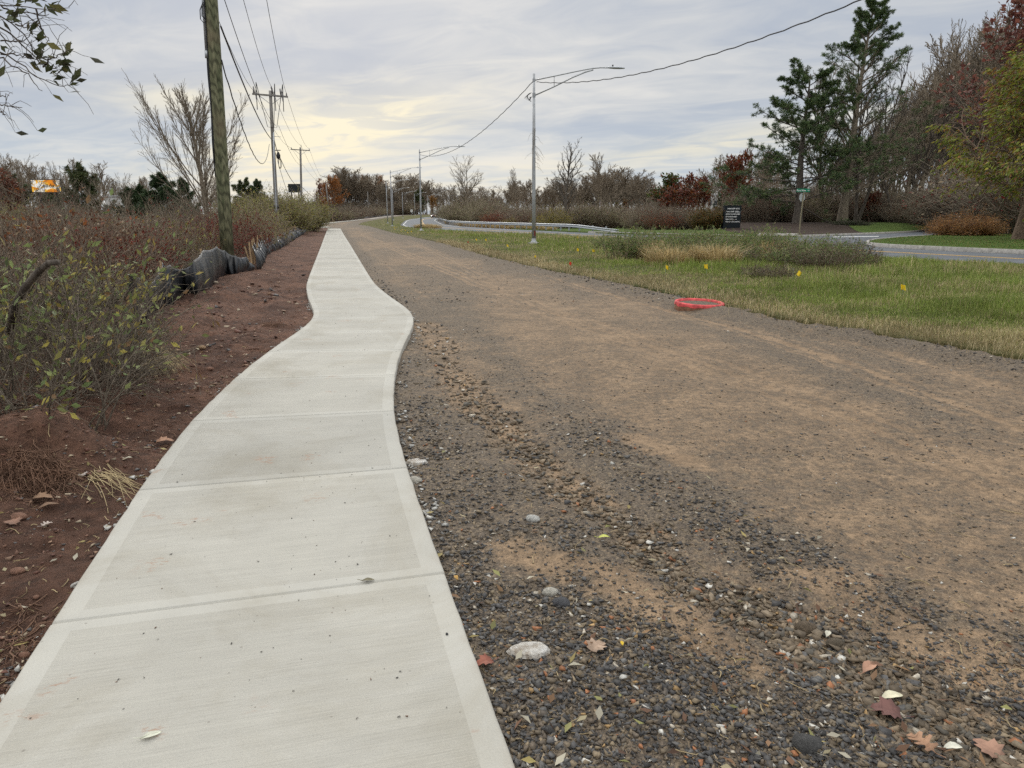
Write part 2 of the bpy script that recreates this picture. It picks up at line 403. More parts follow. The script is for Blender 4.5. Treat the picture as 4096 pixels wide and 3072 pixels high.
def gmask(x, y):
    """returns tan (0..1 how muddy), stone density (0..1), height offset"""
    x = np.asarray(x, float); y = np.asarray(y, float)
    wob = 0.16 * fbm(x * 2.2, y * 2.2, 3) + 0.15 * fbm(x * 9, y * 9, 3) * (1 - sstep(12, 25, y))
    sw = x - (swX(y) + SWH)
    dr = segdist(x, y, RUT) + wob * 0.8; dd = segdist(x, y, DARK2) + wob
    sc = np.clip(y / 6, 0.8, 2.2)
    rut = 1 - sstep(0.10, 0.30, dr / np.sqrt(sc)); dark2 = (1 - sstep(0.05, 0.55, dd / np.sqrt(sc))) * (0.45 + 0.55 * (1 - sstep(3.5, 7, y)))
    edge = (1 - sstep(0.15, 0.85, sw + wob * 1.5)) * (1 - 0.4 * sstep(7, 20, y))
    near = 1 - sstep(0.5, 1.2, segdist(x, y, pl((1120, 1500), (1300, 1500), (1550, 1640))) + wob * 2)
    near = np.maximum(near, .9 * (1 - sstep(0.2, 0.7, segdist(x, y, pl((1000, 1030), (1180, 1130), (1100, 1330), (1250, 1420))) + wob * 1.5)))
    mud2 = 1 - sstep(0.05, 0.28, segdist(x, y, MUD2) + wob)
    mudr = 1 - sstep(0.08, 0.3, segdist(x, y, MUDR) + wob)
    blot = 1 - sstep(0.05, 0.4, segdist(x, y, BLOT) + wob)
    gb = grX(y) - x + wob * 1.2
    wind = 1 - sstep(0.35, 0.95 + 0.02 * y, gb)
    tr = 0
    for T, w, k in ((T1, .30, 1), (T2, .5, .9), (T3, .4, .8), (T4, .4, .6), (T5, .3, .8)):
        sd_ = segdist(x, y, T) + wob * .45; tr = np.maximum(tr, k * (1 - sstep(w * .3, w * 1.5, sd_)) * (.72 + .28 * np.cos(sd_ * 26)))
    big = sstep(-0.2, 0.35, fbm(x * 0.5 + 3, y * 0.22 + 9, 3))
    compact = 0.38 + 0.24 * big
    tan = np.maximum(compact, tr * 0.95)
    dark = np.maximum.reduce([edge, dark2, near, wind * 0.95])
    patch = sstep(.0, .55, fbm(x * 3.1 + 40, y * 3.1, 4)) * (1 - sstep(12, 30, y))
    dark = dark * (1 - .72 * patch)
    tan = tan * (1 - dark * 0.92)
    tan = np.maximum(tan, rut * (0.55 + .25 * sstep(-.3, .3, fbm(x * 5, y * 5, 3)))); tan = np.maximum.reduce([tan, mud2 * 0.78, mudr * 0.74, blot * .85])
    dens = np.maximum.reduce([dark, rut * 0.95, 0.10 + 0.12 * (1 - big)]) * (1 - 0.6 * np.maximum.reduce([mud2, mudr, blot]))
    dens = dens * (1 - 0.5 * tr)
    fade = 1 - sstep(60, 200, y) * 0.4
    # height
    h = -0.075 - 0.02 * rut + 0.02 * dark2 + 0.11 * wind * (1 - sstep(-0.3, 0.1, -gb)) + 0.02 * near
    h = h + 0.025 * fbm(x * 1.3, y * 1.3, 4) + 0.018 * fbm(x * 9, y * 9, 3) * (0.35 + np.clip(dens, 0, 1)) * (1 - sstep(10, 20, y)) 
    h = h - 0.02 * tr
    return tan, np.clip(dens, 0, 1) * fade, h, rut
def zgravel(x, y): return H(x, y) + gmask(x, y)[2]
# soil bank
MOUND = [(GD(130, 830), .65, .30), (GD(60, 900), .5, .22), (GD(30, 1010), .55, .30), (GD(140, 985), .35, .16), (GD(380, 700), .6, .10), (GD(470, 640), .8, .15), (GD(560, 600), .9, .15)]
def zsoil(x, y):
    x = np.asarray(x, float); y = np.asarray(y, float)
    s = (swX(y) - SWH) - x                        # distance left of the walk
    z = -0.085 + 0.10 * sstep(0.3, 2.2, s)
    z = z - 0.05 * (1 - sstep(0.25, 0.5, np.abs(s - 1.25 + 0.2 * vnoise(y * .3, 3.3)))) * sstep(6, 9, y)
    for (mx, my), r, hh in MOUND: z = z + hh * np.exp(-((x - mx) ** 2 + (y - my) ** 2) / (2 * r * r * .45))
    a = 1 - 0.6 * sstep(10, 40, y)
    z = z + (0.09 * fbm(x * 1.1, y * 1.1, 4) + 0.045 * fbm(x * 6, y * 6, 4) + 0.028 * fbm(x * 17, y * 17, 3)) * a * sstep(0, 0.3, s)
    return H(x, y) + z
def zverge(x, y):
    return H(x, y) + 0.02 - 0.16 * sstep(7, 0, rcX(y) - 4.5 - x) * sstep(45, 30, y) + (0.10 - .12 * sstep(55, 80, np.asarray(y, float))) * sstep(0, 1.2, x - grX(y)) + 0.10 * (1 - .8 * sstep(55, 80, np.asarray(y, float))) * fbm(np.asarray(x) * .5, np.asarray(y) * .5, 3) * sstep(0, 1, x - grX(y))
def zroad(x, y): return H(x, y) - 0.03 - 0.05 * sstep(55, 35, np.asarray(y, float))
def rcOff(Y, off):
    d = (rcX(Y + .5) - rcX(Y - .5)); return rcX(Y) + off * np.sqrt(1 + d * d)

# materials of the ground
def soil_mat():
    m, h, b, co = new_mat('red_brown_soil')
    n1 = h.noise(co, 1.1, 5, 0.6); n2 = h.noise(co, 13, 6, 0.72); n3 = h.noise(co, 70, 4, 0.7)
    c = h.mix(h.smooth(n1, 0.35, 0.65), (0.080, 0.040, 0.026), (0.165, 0.086, 0.056))
    c = h.mul(c, h.ramp(n2, [(0.28, 0.35), (0.5, 0.95), (0.7, 1.35)]))
    pale = h.smooth(n3, 0.62, 0.74)
    c = h.mix(h.math('MULTIPLY', pale, 0.6), c, (0.30, 0.20, 0.14))
    h.l(c, b.inputs['Base Color']); b.inputs['Roughness'].default_value = 0.95
    bump(h, b, h.math('ADD', n2, h.math('MULTIPLY', n3, 0.4)), 1.0, 0.05)
    return m
def gravel_mat():
    m, h, b, co = new_mat('gravel_and_mud')
    at = h.n('ShaderNodeAttribute', attribute_name='tan').outputs['Fac']
    n1 = h.noise(co, 2.0, 6, 0.65); n2 = h.noise(co, 16, 6, 0.75)
    flat = h.vmath('MULTIPLY', co, (1, 1, 0.3))
    vo = h.n('ShaderNodeTexVoronoi', feature='F1'); vo.inputs['Scale'].default_value = 55; h.l(flat, vo.inputs['Vector'])
    vo2 = h.n('ShaderNodeTexVoronoi', feature='F1'); vo2.inputs['Scale'].default_value = 140; h.l(flat, vo2.inputs['Vector'])
    st = h.ramp(vo.outputs['Color'], [(0.0, (0.05, 0.046, 0.043)), (0.40, (0.10, 0.088, 0.074)), (0.70, (0.17, 0.138, 0.10)), (0.90, (0.27, 0.21, 0.14)), (1.0, (0.45, 0.40, 0.31))])
    grit = h.ramp(vo2.outputs['Color'], [(0.0, 0.45), (0.5, 0.95), (0.85, 1.35), (1.0, 2.0)])
    dark = h.mul(h.mix(0.45, st, (0.128, 0.092, 0.060)), grit)
    mud = h.mul(h.mix(h.smooth(n1, 0.3, 0.7), (0.205, 0.138, 0.083), (0.285, 0.196, 0.120)), h.ramp(n2, [(0.3, 0.72), (0.5, 1.0), (0.7, 1.2)]))
    # amount of mud, broken up by grain
    k = h.math('ADD', at, h.math('MULTIPLY', h.math('SUBTRACT', n2, 0.5), 1.3))
    k = h.math('ADD', k, h.math('MULTIPLY', h.math('SUBTRACT', n1, 0.5), 0.7))
    # fine grain stones stay visible in the compact part
    spk = h.math('MULTIPLY', h.smooth(vo2.outputs['Distance'], 0.0, 0.6, 0.0, 1.0), 1.0)
    f = h.smooth(k, 0.22, 0.92)
    f = h.math('MULTIPLY', f, h.math('ADD', 0.72, h.math('MULTIPLY', spk, 0.28)))
    c = h.mix(f, dark, h.mul(mud, h.mix(0.5, (1, 1, 1), grit)))
    h.l(c, b.inputs['Base Color']); b.inputs['Roughness'].default_value = 0.9
    hh = h.math('ADD', h.math('MULTIPLY', vo.outputs['Distance'], h.math('SUBTRACT', -0.6, h.math('MULTIPLY', f, -0.45))), h.math('MULTIPLY', n2, 0.5))
    bump(h, b, hh, 0.7, 0.02)
    return m
def verge_mat(name, c1, c2, c3):
    m, h, b, co = new_mat(name)
    n1 = h.noise(co, 0.5, 5, 0.6); n2 = h.noise(co, 9, 6, 0.75)
    c = h.mix(h.smooth(n1, 0.38, 0.62), c1, c2)
    c = h.mix(h.smooth(n2, 0.5, 0.72), c, c3)
    h.l(c, b.inputs['Base Color']); b.inputs['Roughness'].default_value = 0.95; b.inputs['Specular IOR Level'].default_value = 0.1
    bump(h, b, n2, 1.0, 0.08)
    return m
def asphalt_mat():
    m, h, b, co = new_mat('asphalt')
    n1 = h.noise(co, 0.6, 4, 0.6); n2 = h.noise(co, 60, 4, 0.7)
    c = h.mix(h.smooth(n1, 0.35, 0.65), (0.085, 0.093, 0.105), (0.11, 0.12, 0.132))
    c = h.mul(c, h.ramp(n2, [(0.3, 0.8), (0.7, 1.2)]))
    h.l(c, b.inputs['Base Color']); b.inputs['Roughness'].default_value = 0.8; bump(h, b, n2, 0.4, 0.01)
    return m
M['soil'] = soil_mat(); M['gravel'] = gravel_mat()
M['verge'] = verge_mat('verge_turf', (0.075, 0.085, 0.028), (0.13, 0.115, 0.05), (0.19, 0.145, 0.075))
M['lawn'] = verge_mat('lawn_turf', (0.060, 0.10, 0.022), (0.085, 0.125, 0.030), (0.14, 0.13, 0.05))
M['litter'] = verge_mat('leaf_litter', (0.085, 0.060, 0.038), (0.12, 0.088, 0.055), (0.17, 0.12, 0.07))
M['mulch'] = verge_mat('mulch', (0.045, 0.033, 0.027), (0.062, 0.046, 0.037), (0.10, 0.072, 0.055))
M['asphalt'] = asphalt_mat()

# base sheet
Yb = np.concatenate([np.arange(-60, 0, 6), rows(0, 420, 1.5, .03), np.array([500, 650, 900, 1300, 2000, 3500])])
sheet('ground', Yb, -np.maximum(60, np.abs(Yb) * 1.6) - 0 * Yb, np.maximum(60, np.abs(Yb) * 1.6), 90, lambda x, y: H(x, y) - 0.16 - 0.0 * x, M['litter'], 0)
Yn = rows(-12, 1.2, 0.4, 0)[:-1]; Ys = np.concatenate([Yn, rows(1.2, 400, .03, .0065)])
fy = fnX(Ys)
jit = lambda Y, s, a: a * fbm(Y * 3.1 + s, Y * 0 + s, 3)
sheet('soil_bank', Ys, np.where(Ys < 9, -7.5, fy - 1.6 - 0.5 * sstep(15, 60, Ys)), swX(Ys), 110, zsoil, M['soil'], .3)
sheet('gravel_road', Ys, swX(Ys), grX(Ys) + jit(Ys, 2., .22), 190, zgravel, M['gravel'], .3, {'tan': lambda x, y: gmask(x, y)[0]})
Yv = rows(2, 400, .15, .012)
sheet('grass_verge', Yv, grX(Yv) + jit(Yv, 2., .22) - .12, rcOff(Yv, -4.5), 60, zverge, M['verge'], .3)
Yr = rows(4, 380, .6, .012)
sheet('road', Yr, rcOff(Yr, -4.7), rcOff(Yr, 4.7), 9, zroad, M['asphalt'], .2)
def strip(name, Y, off, w, mat, dz=0.004):
    sheet(name, Y, rcOff(Y, off - w / 2), rcOff(Y, off + w / 2), 3, lambda x, y: zroad(x, y) + dz, mat, 0)
M['yellow_line'] = plain('yellow_line_paint', (0.62, 0.36, 0.06), 0.7, 0, 0.2, 20)
M['white_line'] = plain('white_line_paint', (0.62, 0.62, 0.60), 0.7, 0, 0.15, 20)
strip('yellow_line', Yr, -0.16, .14, M['yellow_line']); strip('yellow_line', Yr, 0.16, .14, M['yellow_line'])
strip('white_line', Yr[Yr > 74], 3.75, .13, M['white_line']); strip('white_line', Yr[(Yr > 112)], -3.9, .13, M['white_line'])
strip('white_line', Yr[(Yr < 42)], 4.15, .10, M['white_line'])

# ---- far side of the road: side road, kerbed lawns, mulch
def poly_ribbon(name, A, B, n, m, zf, mat, skirt=0.2):
    def rs(P, n):
        P = np.array(P, float); s = np.concatenate([[0], np.cumsum(np.hypot(*np.diff(P, axis=0).T))]); q = np.linspace(0, s[-1], n)
        return np.stack([np.interp(q, s, P[:, 0]), np.interp(q, s, P[:, 1])], 1)
    a, b_ = rs(A, n), rs(B, n); t = np.linspace(0, 1, m)[None, :, None]
    P = a[:, None] * (1 - t) + b_[:, None] * t; X, Y = P[..., 0], P[..., 1]; Z = zf(X, Y)
    if skirt:
        X = np.pad(X, 1, 'edge'); Y = np.pad(Y, 1, 'edge'); Zp = np.pad(Z, 1, 'edge')
        Zp[0] -= skirt; Zp[-1] -= skirt; Zp[1:-1, 0] -= skirt; Zp[1:-1, -1] -= skirt; Z = Zp
    nn, mm = X.shape; V = np.stack([X.ravel(), Y.ravel(), Z.ravel()], 1)
    i = np.arange(nn - 1)[:, None] * mm + np.arange(mm - 1)[None]; Fq = np.stack([i, i + 1, i + mm + 1, i + mm], -1).reshape(-1, 4)
    o = link(name, npmesh(name, V, Fq, smooth=False), mat); o['kind'] = 'structure'; return o
rE = lambda y: (float(rcOff(np.array([y]), 4.6)[0]), y)
S_s = [Gz(3465, 975), Gz(3489, 964), Gz(3600, 953), Gz(3762, 943), Gz(4096, 931), (95, 88)]
S_n = [Gz(3000, 950), Gz(3190, 947), Gz(3400, 939), Gz(3595, 931), Gz(3766, 924), Gz(4096, 917), (112, 104)]
poly_ribbon('side_road', [rE(41)] + [S_s[0]] + S_s[1:], [rE(66)] + S_n, 60, 16, lambda x, y: H(x, y) - .026, M['asphalt'])
ISL_n = S_s; ISL_s = [Gz(3470, 978), Gz(3553, 986), Gz(3800, 998), Gz(4096, 1011), (31, 22), (60, 8)]
poly_ribbon('lawn', ISL_n + [(140, 90)], [(a + .15, b + .3) for a, b in ISL_s], 60, 14, lambda x, y: H(x, y) + .10 + .25 * sstep(4, 15, np.hypot(x - S_s[0][0], y - S_s[0][1]) * .5) * 0, M['lawn'])
def kerb(name, P, w=.16, hgt=.13, mat=None):
    P = np.array(P, float); s = np.concatenate([[0], np.cumsum(np.hypot(*np.diff(P, axis=0).T))]); q = np.linspace(0, s[-1], max(30, int(s[-1] / 1.0)))
    X = np.interp(q, s, P[:, 0]); Y = np.interp(q, s, P[:, 1])
    for _ in range(2): X[1:-1] = (X[:-2] + X[1:-1] * 2 + X[2:]) / 4; Y[1:-1] = (Y[:-2] + Y[1:-1] * 2 + Y[2:]) / 4
    tx, ty = np.gradient(X), np.gradient(Y); L = np.hypot(tx, ty); nx, ny = -ty / L, tx / L
    z = H(X, Y); V = []
    for o_, dz in ((-w / 2, -.1), (-w / 2, hgt), (w / 2, hgt), (w / 2, -.1)):
        V.append(np.stack([X + nx * o_, Y + ny * o_, z + dz], 1))
    V = np.stack(V, 1).reshape(-1, 3); n = len(X); i = np.arange(n - 1)[:, None] * 4 + np.arange(3)[None]
    Fq = np.stack([i, i + 1, i + 5, i + 4], -1).reshape(-1, 4)
    o = link(name, npmesh(name, V, Fq), mat or M['concrete_old']); o['kind'] = 'structure'; return o
kerb('kerb', S_s[::-1][:-1] + [Gz(3478, 968), Gz(3466, 973), Gz(3474, 979)] + ISL_s[1:])
kerb('kerb', [rE(72), Gz(3020, 948), Gz(3190, 947), Gz(3400, 939), Gz(3595, 931), Gz(3766, 924), Gz(4096, 917), (112, 104)])
off = lambda P, dx, dy: [(a + dx, b + dy) for a, b in P]
NL = [rE(72)] + S_n
poly_ribbon('lawn', NL, [rE(92), (20, 96), (32, 96), (45, 97), (55, 99), (70, 104), (95, 116), (125, 135)], 60, 14, lambda x, y: H(x, y) + .06, M['lawn'])
poly_ribbon('pavement', [Gz(3010, 949), Gz(3185, 945)], [Gz(3040, 937), Gz(3195, 939)], 8, 3, lambda x, y: H(x, y) + .11, M['concrete_old'])
poly_ribbon('mulch_bed', [Gz(3035, 922, .45), Gz(3200, 919, .5), Gz(3330, 915, .55), Gz(3420, 908, .65), Gz(3470, 898, .85)], [(25, 97), (32, 99), (38, 99), (42, 98.5), (44, 98)], 30, 10, lambda x, y: H(x, y) + .08, M['mulch'])
strip_m = M['white_line']
poly_ribbon('white_line', [Gz(3330, 948), Gz(3515, 945.5)], [Gz(3330, 945.5), Gz(3515, 943.5)], 6, 2, lambda x, y: H(x, y) - .02, strip_m, 0)
# pond
m, h, b, co = new_mat('pond_water'); b.inputs['Base Color'].default_value = (0.045, 0.05, 0.045, 1); b.inputs['Roughness'].default_value = 0.12
bump(h, b, h.noise(co, 1.5, 4, 0.6), 0.25, 0.05); M['water'] = m
poly_ribbon('water', [(8, 128), (14, 150), (20, 200), (25, 290)], [(42, 126), (60, 150), (85, 200), (100, 290)], 12, 6, lambda x, y: 0 * x + .42, M['water'], 0)

# ---- sidewalk slabs
def concrete_mat(name, base, broom):
    m, h, b, co = new_mat(name)
    uv = h.n('ShaderNodeUVMap').outputs[0]
    n1 = h.noise(uv, 1.3, 5, 0.6)
    c = h.mix(h.smooth(n1, 0.3, 0.7), tuple(x * .93 for x in base), tuple(x * 1.04 for x in base))
    ng = h.noise(uv, 160, 3, 0.7)
    c = h.mul(c, h.ramp(ng, [(0.3, 0.90), (0.7, 1.07)]))
    if broom:
        st = h.noise(h.vmath('MULTIPLY', uv, (3.0, 150, 1)), 1.0, 4, 0.7)
        st2 = h.noise(h.vmath('MULTIPLY', uv, (1.2, 22, 1)), 1.0, 3, 0.6)
        c = h.mul(c, h.ramp(st, [(0.30, 0.86), (0.5, 1.0), (0.72, 1.05)])); c = h.mul(c, h.ramp(st2, [(0.3, 0.96), (0.7, 1.03)]))
        bump(h, b, st, 0.5, 0.004)
    sepn = h.n('ShaderNodeSeparateXYZ'); h.l(uv, sepn.inputs[0])
    idx = h.math('FLOOR', h.math('DIVIDE', h.math('SUBTRACT', sepn.outputs[1], 0.0 + SLAB0), 1.47))
    wn = h.n('ShaderNodeTexWhiteNoise', noise_dimensions='1D'); h.l(idx, wn.inputs['W'])
    c = h.mul(c, h.ramp(wn.outputs['Value'], [(0, (0.93, 0.93, 0.925)), (1, (1.05, 1.045, 1.03))]))
    bl = h.noise(uv, 0.9, 6, 0.7, 0.6); c = h.mul(c, h.ramp(bl, [(0.33, (0.86, 0.84, 0.80)), (0.52, 1.0), (0.7, (1.04, 1.04, 1.03))]))
    edge = h.smooth(h.math('ADD', h.math('ABSOLUTE', sepn.outputs[0]), h.math('MULTIPLY', h.noise(uv, 8, 4, 0.7), 0.14)), 0.83, 0.92)
    c = h.mix(h.math('MULTIPLY', edge, 0.28), c, (0.26, 0.20, 0.14))
    # rusty soil smudges
    sm = h.noise(uv, 2.4, 2, 0.5); sm2 = h.noise(h.vmath('MULTIPLY', uv, (1, 2.2, 1)), 16, 5, 0.75)
    k = h.math('MULTIPLY', h.smooth(sm, 0.645, 0.69), h.smooth(sm2, 0.50, 0.60))
    c = h.mix(h.math('MULTIPLY', k, 0.6), c, (0.34, 0.18, 0.11))
    # pits
    pv = h.n('ShaderNodeTexVoronoi', feature='F1'); pv.inputs['Scale'].default_value = 9; h.l(uv, pv.inputs['Vector'])
    pit = h.smooth(pv.outputs['Distance'], 0.035, 0.06, 1, 0)
    c = h.mix(h.math('MULTIPLY', pit, 0.45), c, (0.15, 0.13, 0.11))
    h.l(c, b.inputs['Base Color']); b.inputs['Roughness'].default_value = 0.88
    return m
SLAB0 = 0.0
_S, _X, _Y = resample(SW_NEAR, 0.05); SLAB0 = float(_S[np.argmin(np.hypot(_X - SWC[0][0], _Y - SWC[0][1]))]) % 1.47
M['conc_broom'] = concrete_mat('broomed_concrete', (0.42, 0.405, 0.362), True)
M['conc_band'] = concrete_mat('trowelled_concrete', (0.455, 0.442, 0.40), False)
def sidewalk(name, pts, s_first=None, far=False):
    S, X, Y = resample(pts, 0.05 if not far else 0.5)
    tx, ty = np.gradient(X), np.gradient(Y); L = np.hypot(tx, ty); nx, ny = ty / L, -tx / L     # to the right
    SP_ = 1.470; sj = s_first if s_first is not None else 0.3
    # stations: joints with grooves
    st = []; s = sj - SP_ * math.ceil(sj / SP_)
    prof = []                                  # (s, dz, material index of the span that follows)
    bandw = 0.075
    while s < S[-1]:
        a, b_ = s, s + SP_
        nsub = 14 if not far else 3
        prof += [(a + .0045, -0.012, 1), (a + .010, -0.001, 1), (a + .018, 0, 1), (a + bandw, 0, 2), (a + bandw + .004, -0.0015, 0)]
        ss = np.linspace(a + bandw + .004, b_ - bandw - .004, nsub)
        prof += [(q, -0.0015, 0) for q in ss[1:-1]] + [(b_ - bandw - .004, -0.0015, 2), (b_ - bandw, 0, 1), (b_ - .018, 0, 1), (b_ - .010, -0.001, 1), (b_ - .0045, -0.012, 1)]
        s = b_
    prof = [p for p in prof if 0 <= p[0] <= S[-1]]
    ps = np.array([p[0] for p in prof]); pz = np.array([p[1] for p in prof]); pm = np.array([p[2] for p in prof])
    x, y = np.interp(ps, S, X), np.interp(ps, S, Y); ux, uy = np.interp(ps, S, nx), np.interp(ps, S, ny)
    w = SWH; bw = 0.095
    T = [(-w, -.13, 0), (-w, -.010, 0), (-w + .004, -.003, 0), (-w + .012, 0, 0), (-w + bw, 0, 1), (-w + bw + .004, -.0015, 1), (-w * .4, -.0015, 1), (0, -.0015, 1), (w * .4, -.0015, 1), (w - bw - .004, -.0015, 1), (w - bw, 0, 0), (w - .012, 0, 0), (w - .004, -.003, 0), (w, -.010, 0), (w, -.13, 0)]
    n, k = len(ps), len(T); V = np.zeros((n, k, 3)); UV = np.zeros((n, k, 2))
    rag = 0.006 * fbm(ps * 7, ps * 0, 3)
    for j, (t, dz, _) in enumerate(T):
        tt = t + (rag if abs(abs(t) - w) < .02 else 0)
        V[:, j, 0] = x + ux * tt; V[:, j, 1] = y + uy * tt
        inner = (dz == -.0015)
        base = np.where(inner, np.minimum(pz, -0.0015), pz + dz) if dz > -.1 else dz
        V[:, j, 2] = base + H(x, y)
        UV[:, j, 0] = t; UV[:, j, 1] = ps
    i = np.arange(n - 1)[:, None] * k + np.arange(k - 1)[None]; Fq = np.stack([i, i + 1, i + k + 1, i + k], -1)
    mi = np.ones((n - 1, k - 1), int)
    for j in range(k - 1):
        if 4 < j + 0.5 < 9.5 : mi[:, j] = np.where(pm[:-1] == 0, 0, 1)
    Fq = Fq.reshape(-1, 4)
    caps = [np.arange(k)[::-1][None], (np.arange(k) + (n - 1) * k)[None]]
    me = npmesh(name, V.reshape(-1, 3), [Fq] + caps)
    me.materials.append(M['conc_broom']); me.materials.append(M['conc_band'])
    me.polygons.foreach_set('material_index', np.concatenate([mi.ravel(), [1, 1]]).astype(np.int32))
    uvl = me.uv_layers.new(name='UVMap'); li = np.zeros(len(me.loops), np.int32); me.loops.foreach_get('vertex_index', li)
    uvl.data.foreach_set('uv', UV.reshape(-1, 2)[li].astype(np.float32).ravel())
    o = link(name, me); o['kind'] = 'structure'
    return o
# arc length at which the first measured joint lies
def arc_at(pts, target):
    S, X, Y = resample(pts, 0.05); return S[np.argmin(np.hypot(X - target[0], Y - target[1]))]
sidewalk('sidewalk', SW_NEAR, arc_at(SW_NEAR, SWC[0]))
sidewalk('sidewalk', SW_FAR, 0.4, True)
# ------------------------------------------------------------------ vegetation makers
def norm(v): return v / (np.linalg.norm(v, axis=-1, keepdims=True) + 1e-9)
def tubes(lines, k):
    """lines: list of (pts (n,3), rad (n,)); returns V, F"""
    by = {}
    for p, r in lines: by.setdefault(len(p), []).append((p, r))
    Vs, Fs, off = [], [], 0
    for n, L in by.items():
        P = np.array([a for a, _ in L]); R = np.array([b for _, b in L])
        T = np.gradient(P, axis=1); T = norm(T)
        ref = np.tile(np.array([0.31, 0.17, 0.93]), (len(L), n, 1))
        A = norm(np.cross(T, ref)); B = np.cross(A, T)
        q = 2 * np.pi * np.arange(k) / k
        V = P[:, :, None] + (A[:, :, None] * np.cos(q)[None, None, :, None] + B[:, :, None] * np.sin(q)[None, None, :, None]) * R[:, :, None, None]
        m = len(L); base = off + np.arange(m)[:, None, None] * n * k + np.arange(n - 1)[None, :, None] * k
        j = np.arange(k)[None, None, :]; j2 = (j + 1) % k
        Fq = np.stack([base + j, base + j2, base + k + j2, base + k + j], -1).reshape(-1, 4)
        Vs.append(V.reshape(-1, 3)); Fs.append(Fq); off += m * n * k
    if not Vs: return np.zeros((0, 3)), np.zeros((0, 4), int)
    return np.concatenate(Vs), np.concatenate(Fs)
def grow(rng, out, p, d, L, r, lvl, cfg):
    n = cfg['seg'][lvl]; pts = [p]; dd = d
    st = L / (n - 1)
    for i in range(n - 1):
        dd = dd + rng.normal(0, cfg['wob'][lvl], 3) + np.array([0, 0, cfg['up'][lvl]])
        dd = dd / np.linalg.norm(dd); pts.append(pts[-1] + dd * st)
    pts = np.array(pts); tip = cfg['tip']
    rad = r * (1 - np.linspace(0, 1, n) ** cfg.get('tp', 1.0) * (1 - max(tip / r, cfg['taper'][lvl]))); rad = np.maximum(rad, tip)
    out[lvl].append((pts, rad))
    if lvl + 1 >= len(cfg['seg']): return
    m = cfg['n'][lvl]; m = max(1, int(round(m * (0.8 + 0.4 * rng.rand()))))
    s0 = cfg['start'][lvl]; az = rng.rand() * 6.28
    for i in range(m):
        t = s0 + (1 - s0) * (i + rng.rand() * .8) / m; t = min(t, .999)
        q = t * (n - 1); a = int(q); f = q - a
        pp = pts[a] * (1 - f) + pts[min(a + 1, n - 1)] * f; rr = rad[a] * (1 - f) + rad[min(a + 1, n - 1)] * f
        ax = norm(pts[min(a + 1, n - 1)] - pts[a]) if a < n - 1 else norm(pts[a] - pts[a - 1])
        az += 2.4 + rng.normal(0, .4)
        u = norm(np.cross(ax, np.array([.1, .2, .97]) if abs(ax[2]) < .95 else np.array([1., 0, 0]))); v = np.cross(ax, u)
        ang = cfg['ang'][lvl] * (1 + rng.normal(0, .18)) * (1 - cfg.get('angt', 0.3) * t)
        cdv = ax * math.cos(ang) + (u * math.cos(az) + v * math.sin(az)) * math.sin(ang)
        prof = cfg.get('prof'); sc = prof(t) if (prof and lvl == 0) else (1 - cfg['fall'] * t)
        grow(rng, out, pp, cdv, L * cfg['ratio'][lvl] * sc * (0.75 + .5 * rng.rand()), min(rr * .85, r * cfg['rr'][lvl]), lvl + 1, cfg)
def cards(rng, C, size, dirs=None, aspect=0.5, pal=None, jit=0.15, droop=0.0, bend=True):
    """leaf shaped cards (4 verts, folded along the middle) at centres C"""
    N = len(C); size = np.broadcast_to(size, (N,)) * (0.7 + .6 * rng.rand(N))
    if dirs is None: dirs = rng.normal(0, 1, (N, 3))
    d = norm(dirs + rng.normal(0, .35, (N, 3)) + np.array([0, 0, -droop])); s = norm(np.cross(d, rng.normal(0, 1, (N, 3)))); nn = np.cross(d, s)
    w = size * aspect * .5
    V = np.stack([C, C + d * size[:, None] * .45 + s * w[:, None] + nn * (w * .3)[:, None], C + d * size[:, None], C + d * size[:, None] * .45 - s * w[:, None] + nn * (w * .3)[:, None]], 1).reshape(-1, 3)
    i = np.arange(N)[:, None] * 4
    Fq = np.concatenate([i + np.array([[0, 1, 2]]), i + np.array([[0, 2, 3]])])
    pal = np.array(pal); c = pal[rng.randint(0, len(pal), N)] * (1 + rng.normal(0, jit, (N, 1))); c = np.clip(c, 0.004, 1)
    return V, Fq, np.repeat(c, 4, 0)
def leafmesh(name, rng, C, size, mat, **kw):
    V, Fq, c = cards(rng, C, size, **kw); me = npmesh(name, V, Fq, col=c); me.materials.append(mat); return me
def woodmesh(name, lines, k, mat, smooth=True):
    V, Fq = tubes(lines, k); me = npmesh(name, V, Fq, smooth=smooth); me.materials.append(mat); return me
def merge(parts):
    Vs, Fs, o = [], [], 0
    for V, Fq in parts: Vs.append(V); Fs.append(Fq + o); o += len(V)
    return np.concatenate(Vs), np.concatenate(Fs)
class Proto:
    """shared meshes of one kind: list of (part name, mesh, sub parts)"""
    def __init__(s, parts, h): s.parts = parts; s.h = h
    def place(s, name, x, y, height, label, cat='tree', group=None, rz=None, z=None, sx=1.0, rng=random):
        k = height / s.h; z = float(H(x, y)) - .12 if z is None else z
        o = empty(name, (x, y, z), rng.uniform(0, 6.28) if rz is None else rz, (k * sx, k * sx, k)); tag(o, label, cat, group)
        for nm, me in s.parts: link(nm, me, None, o)
        return o
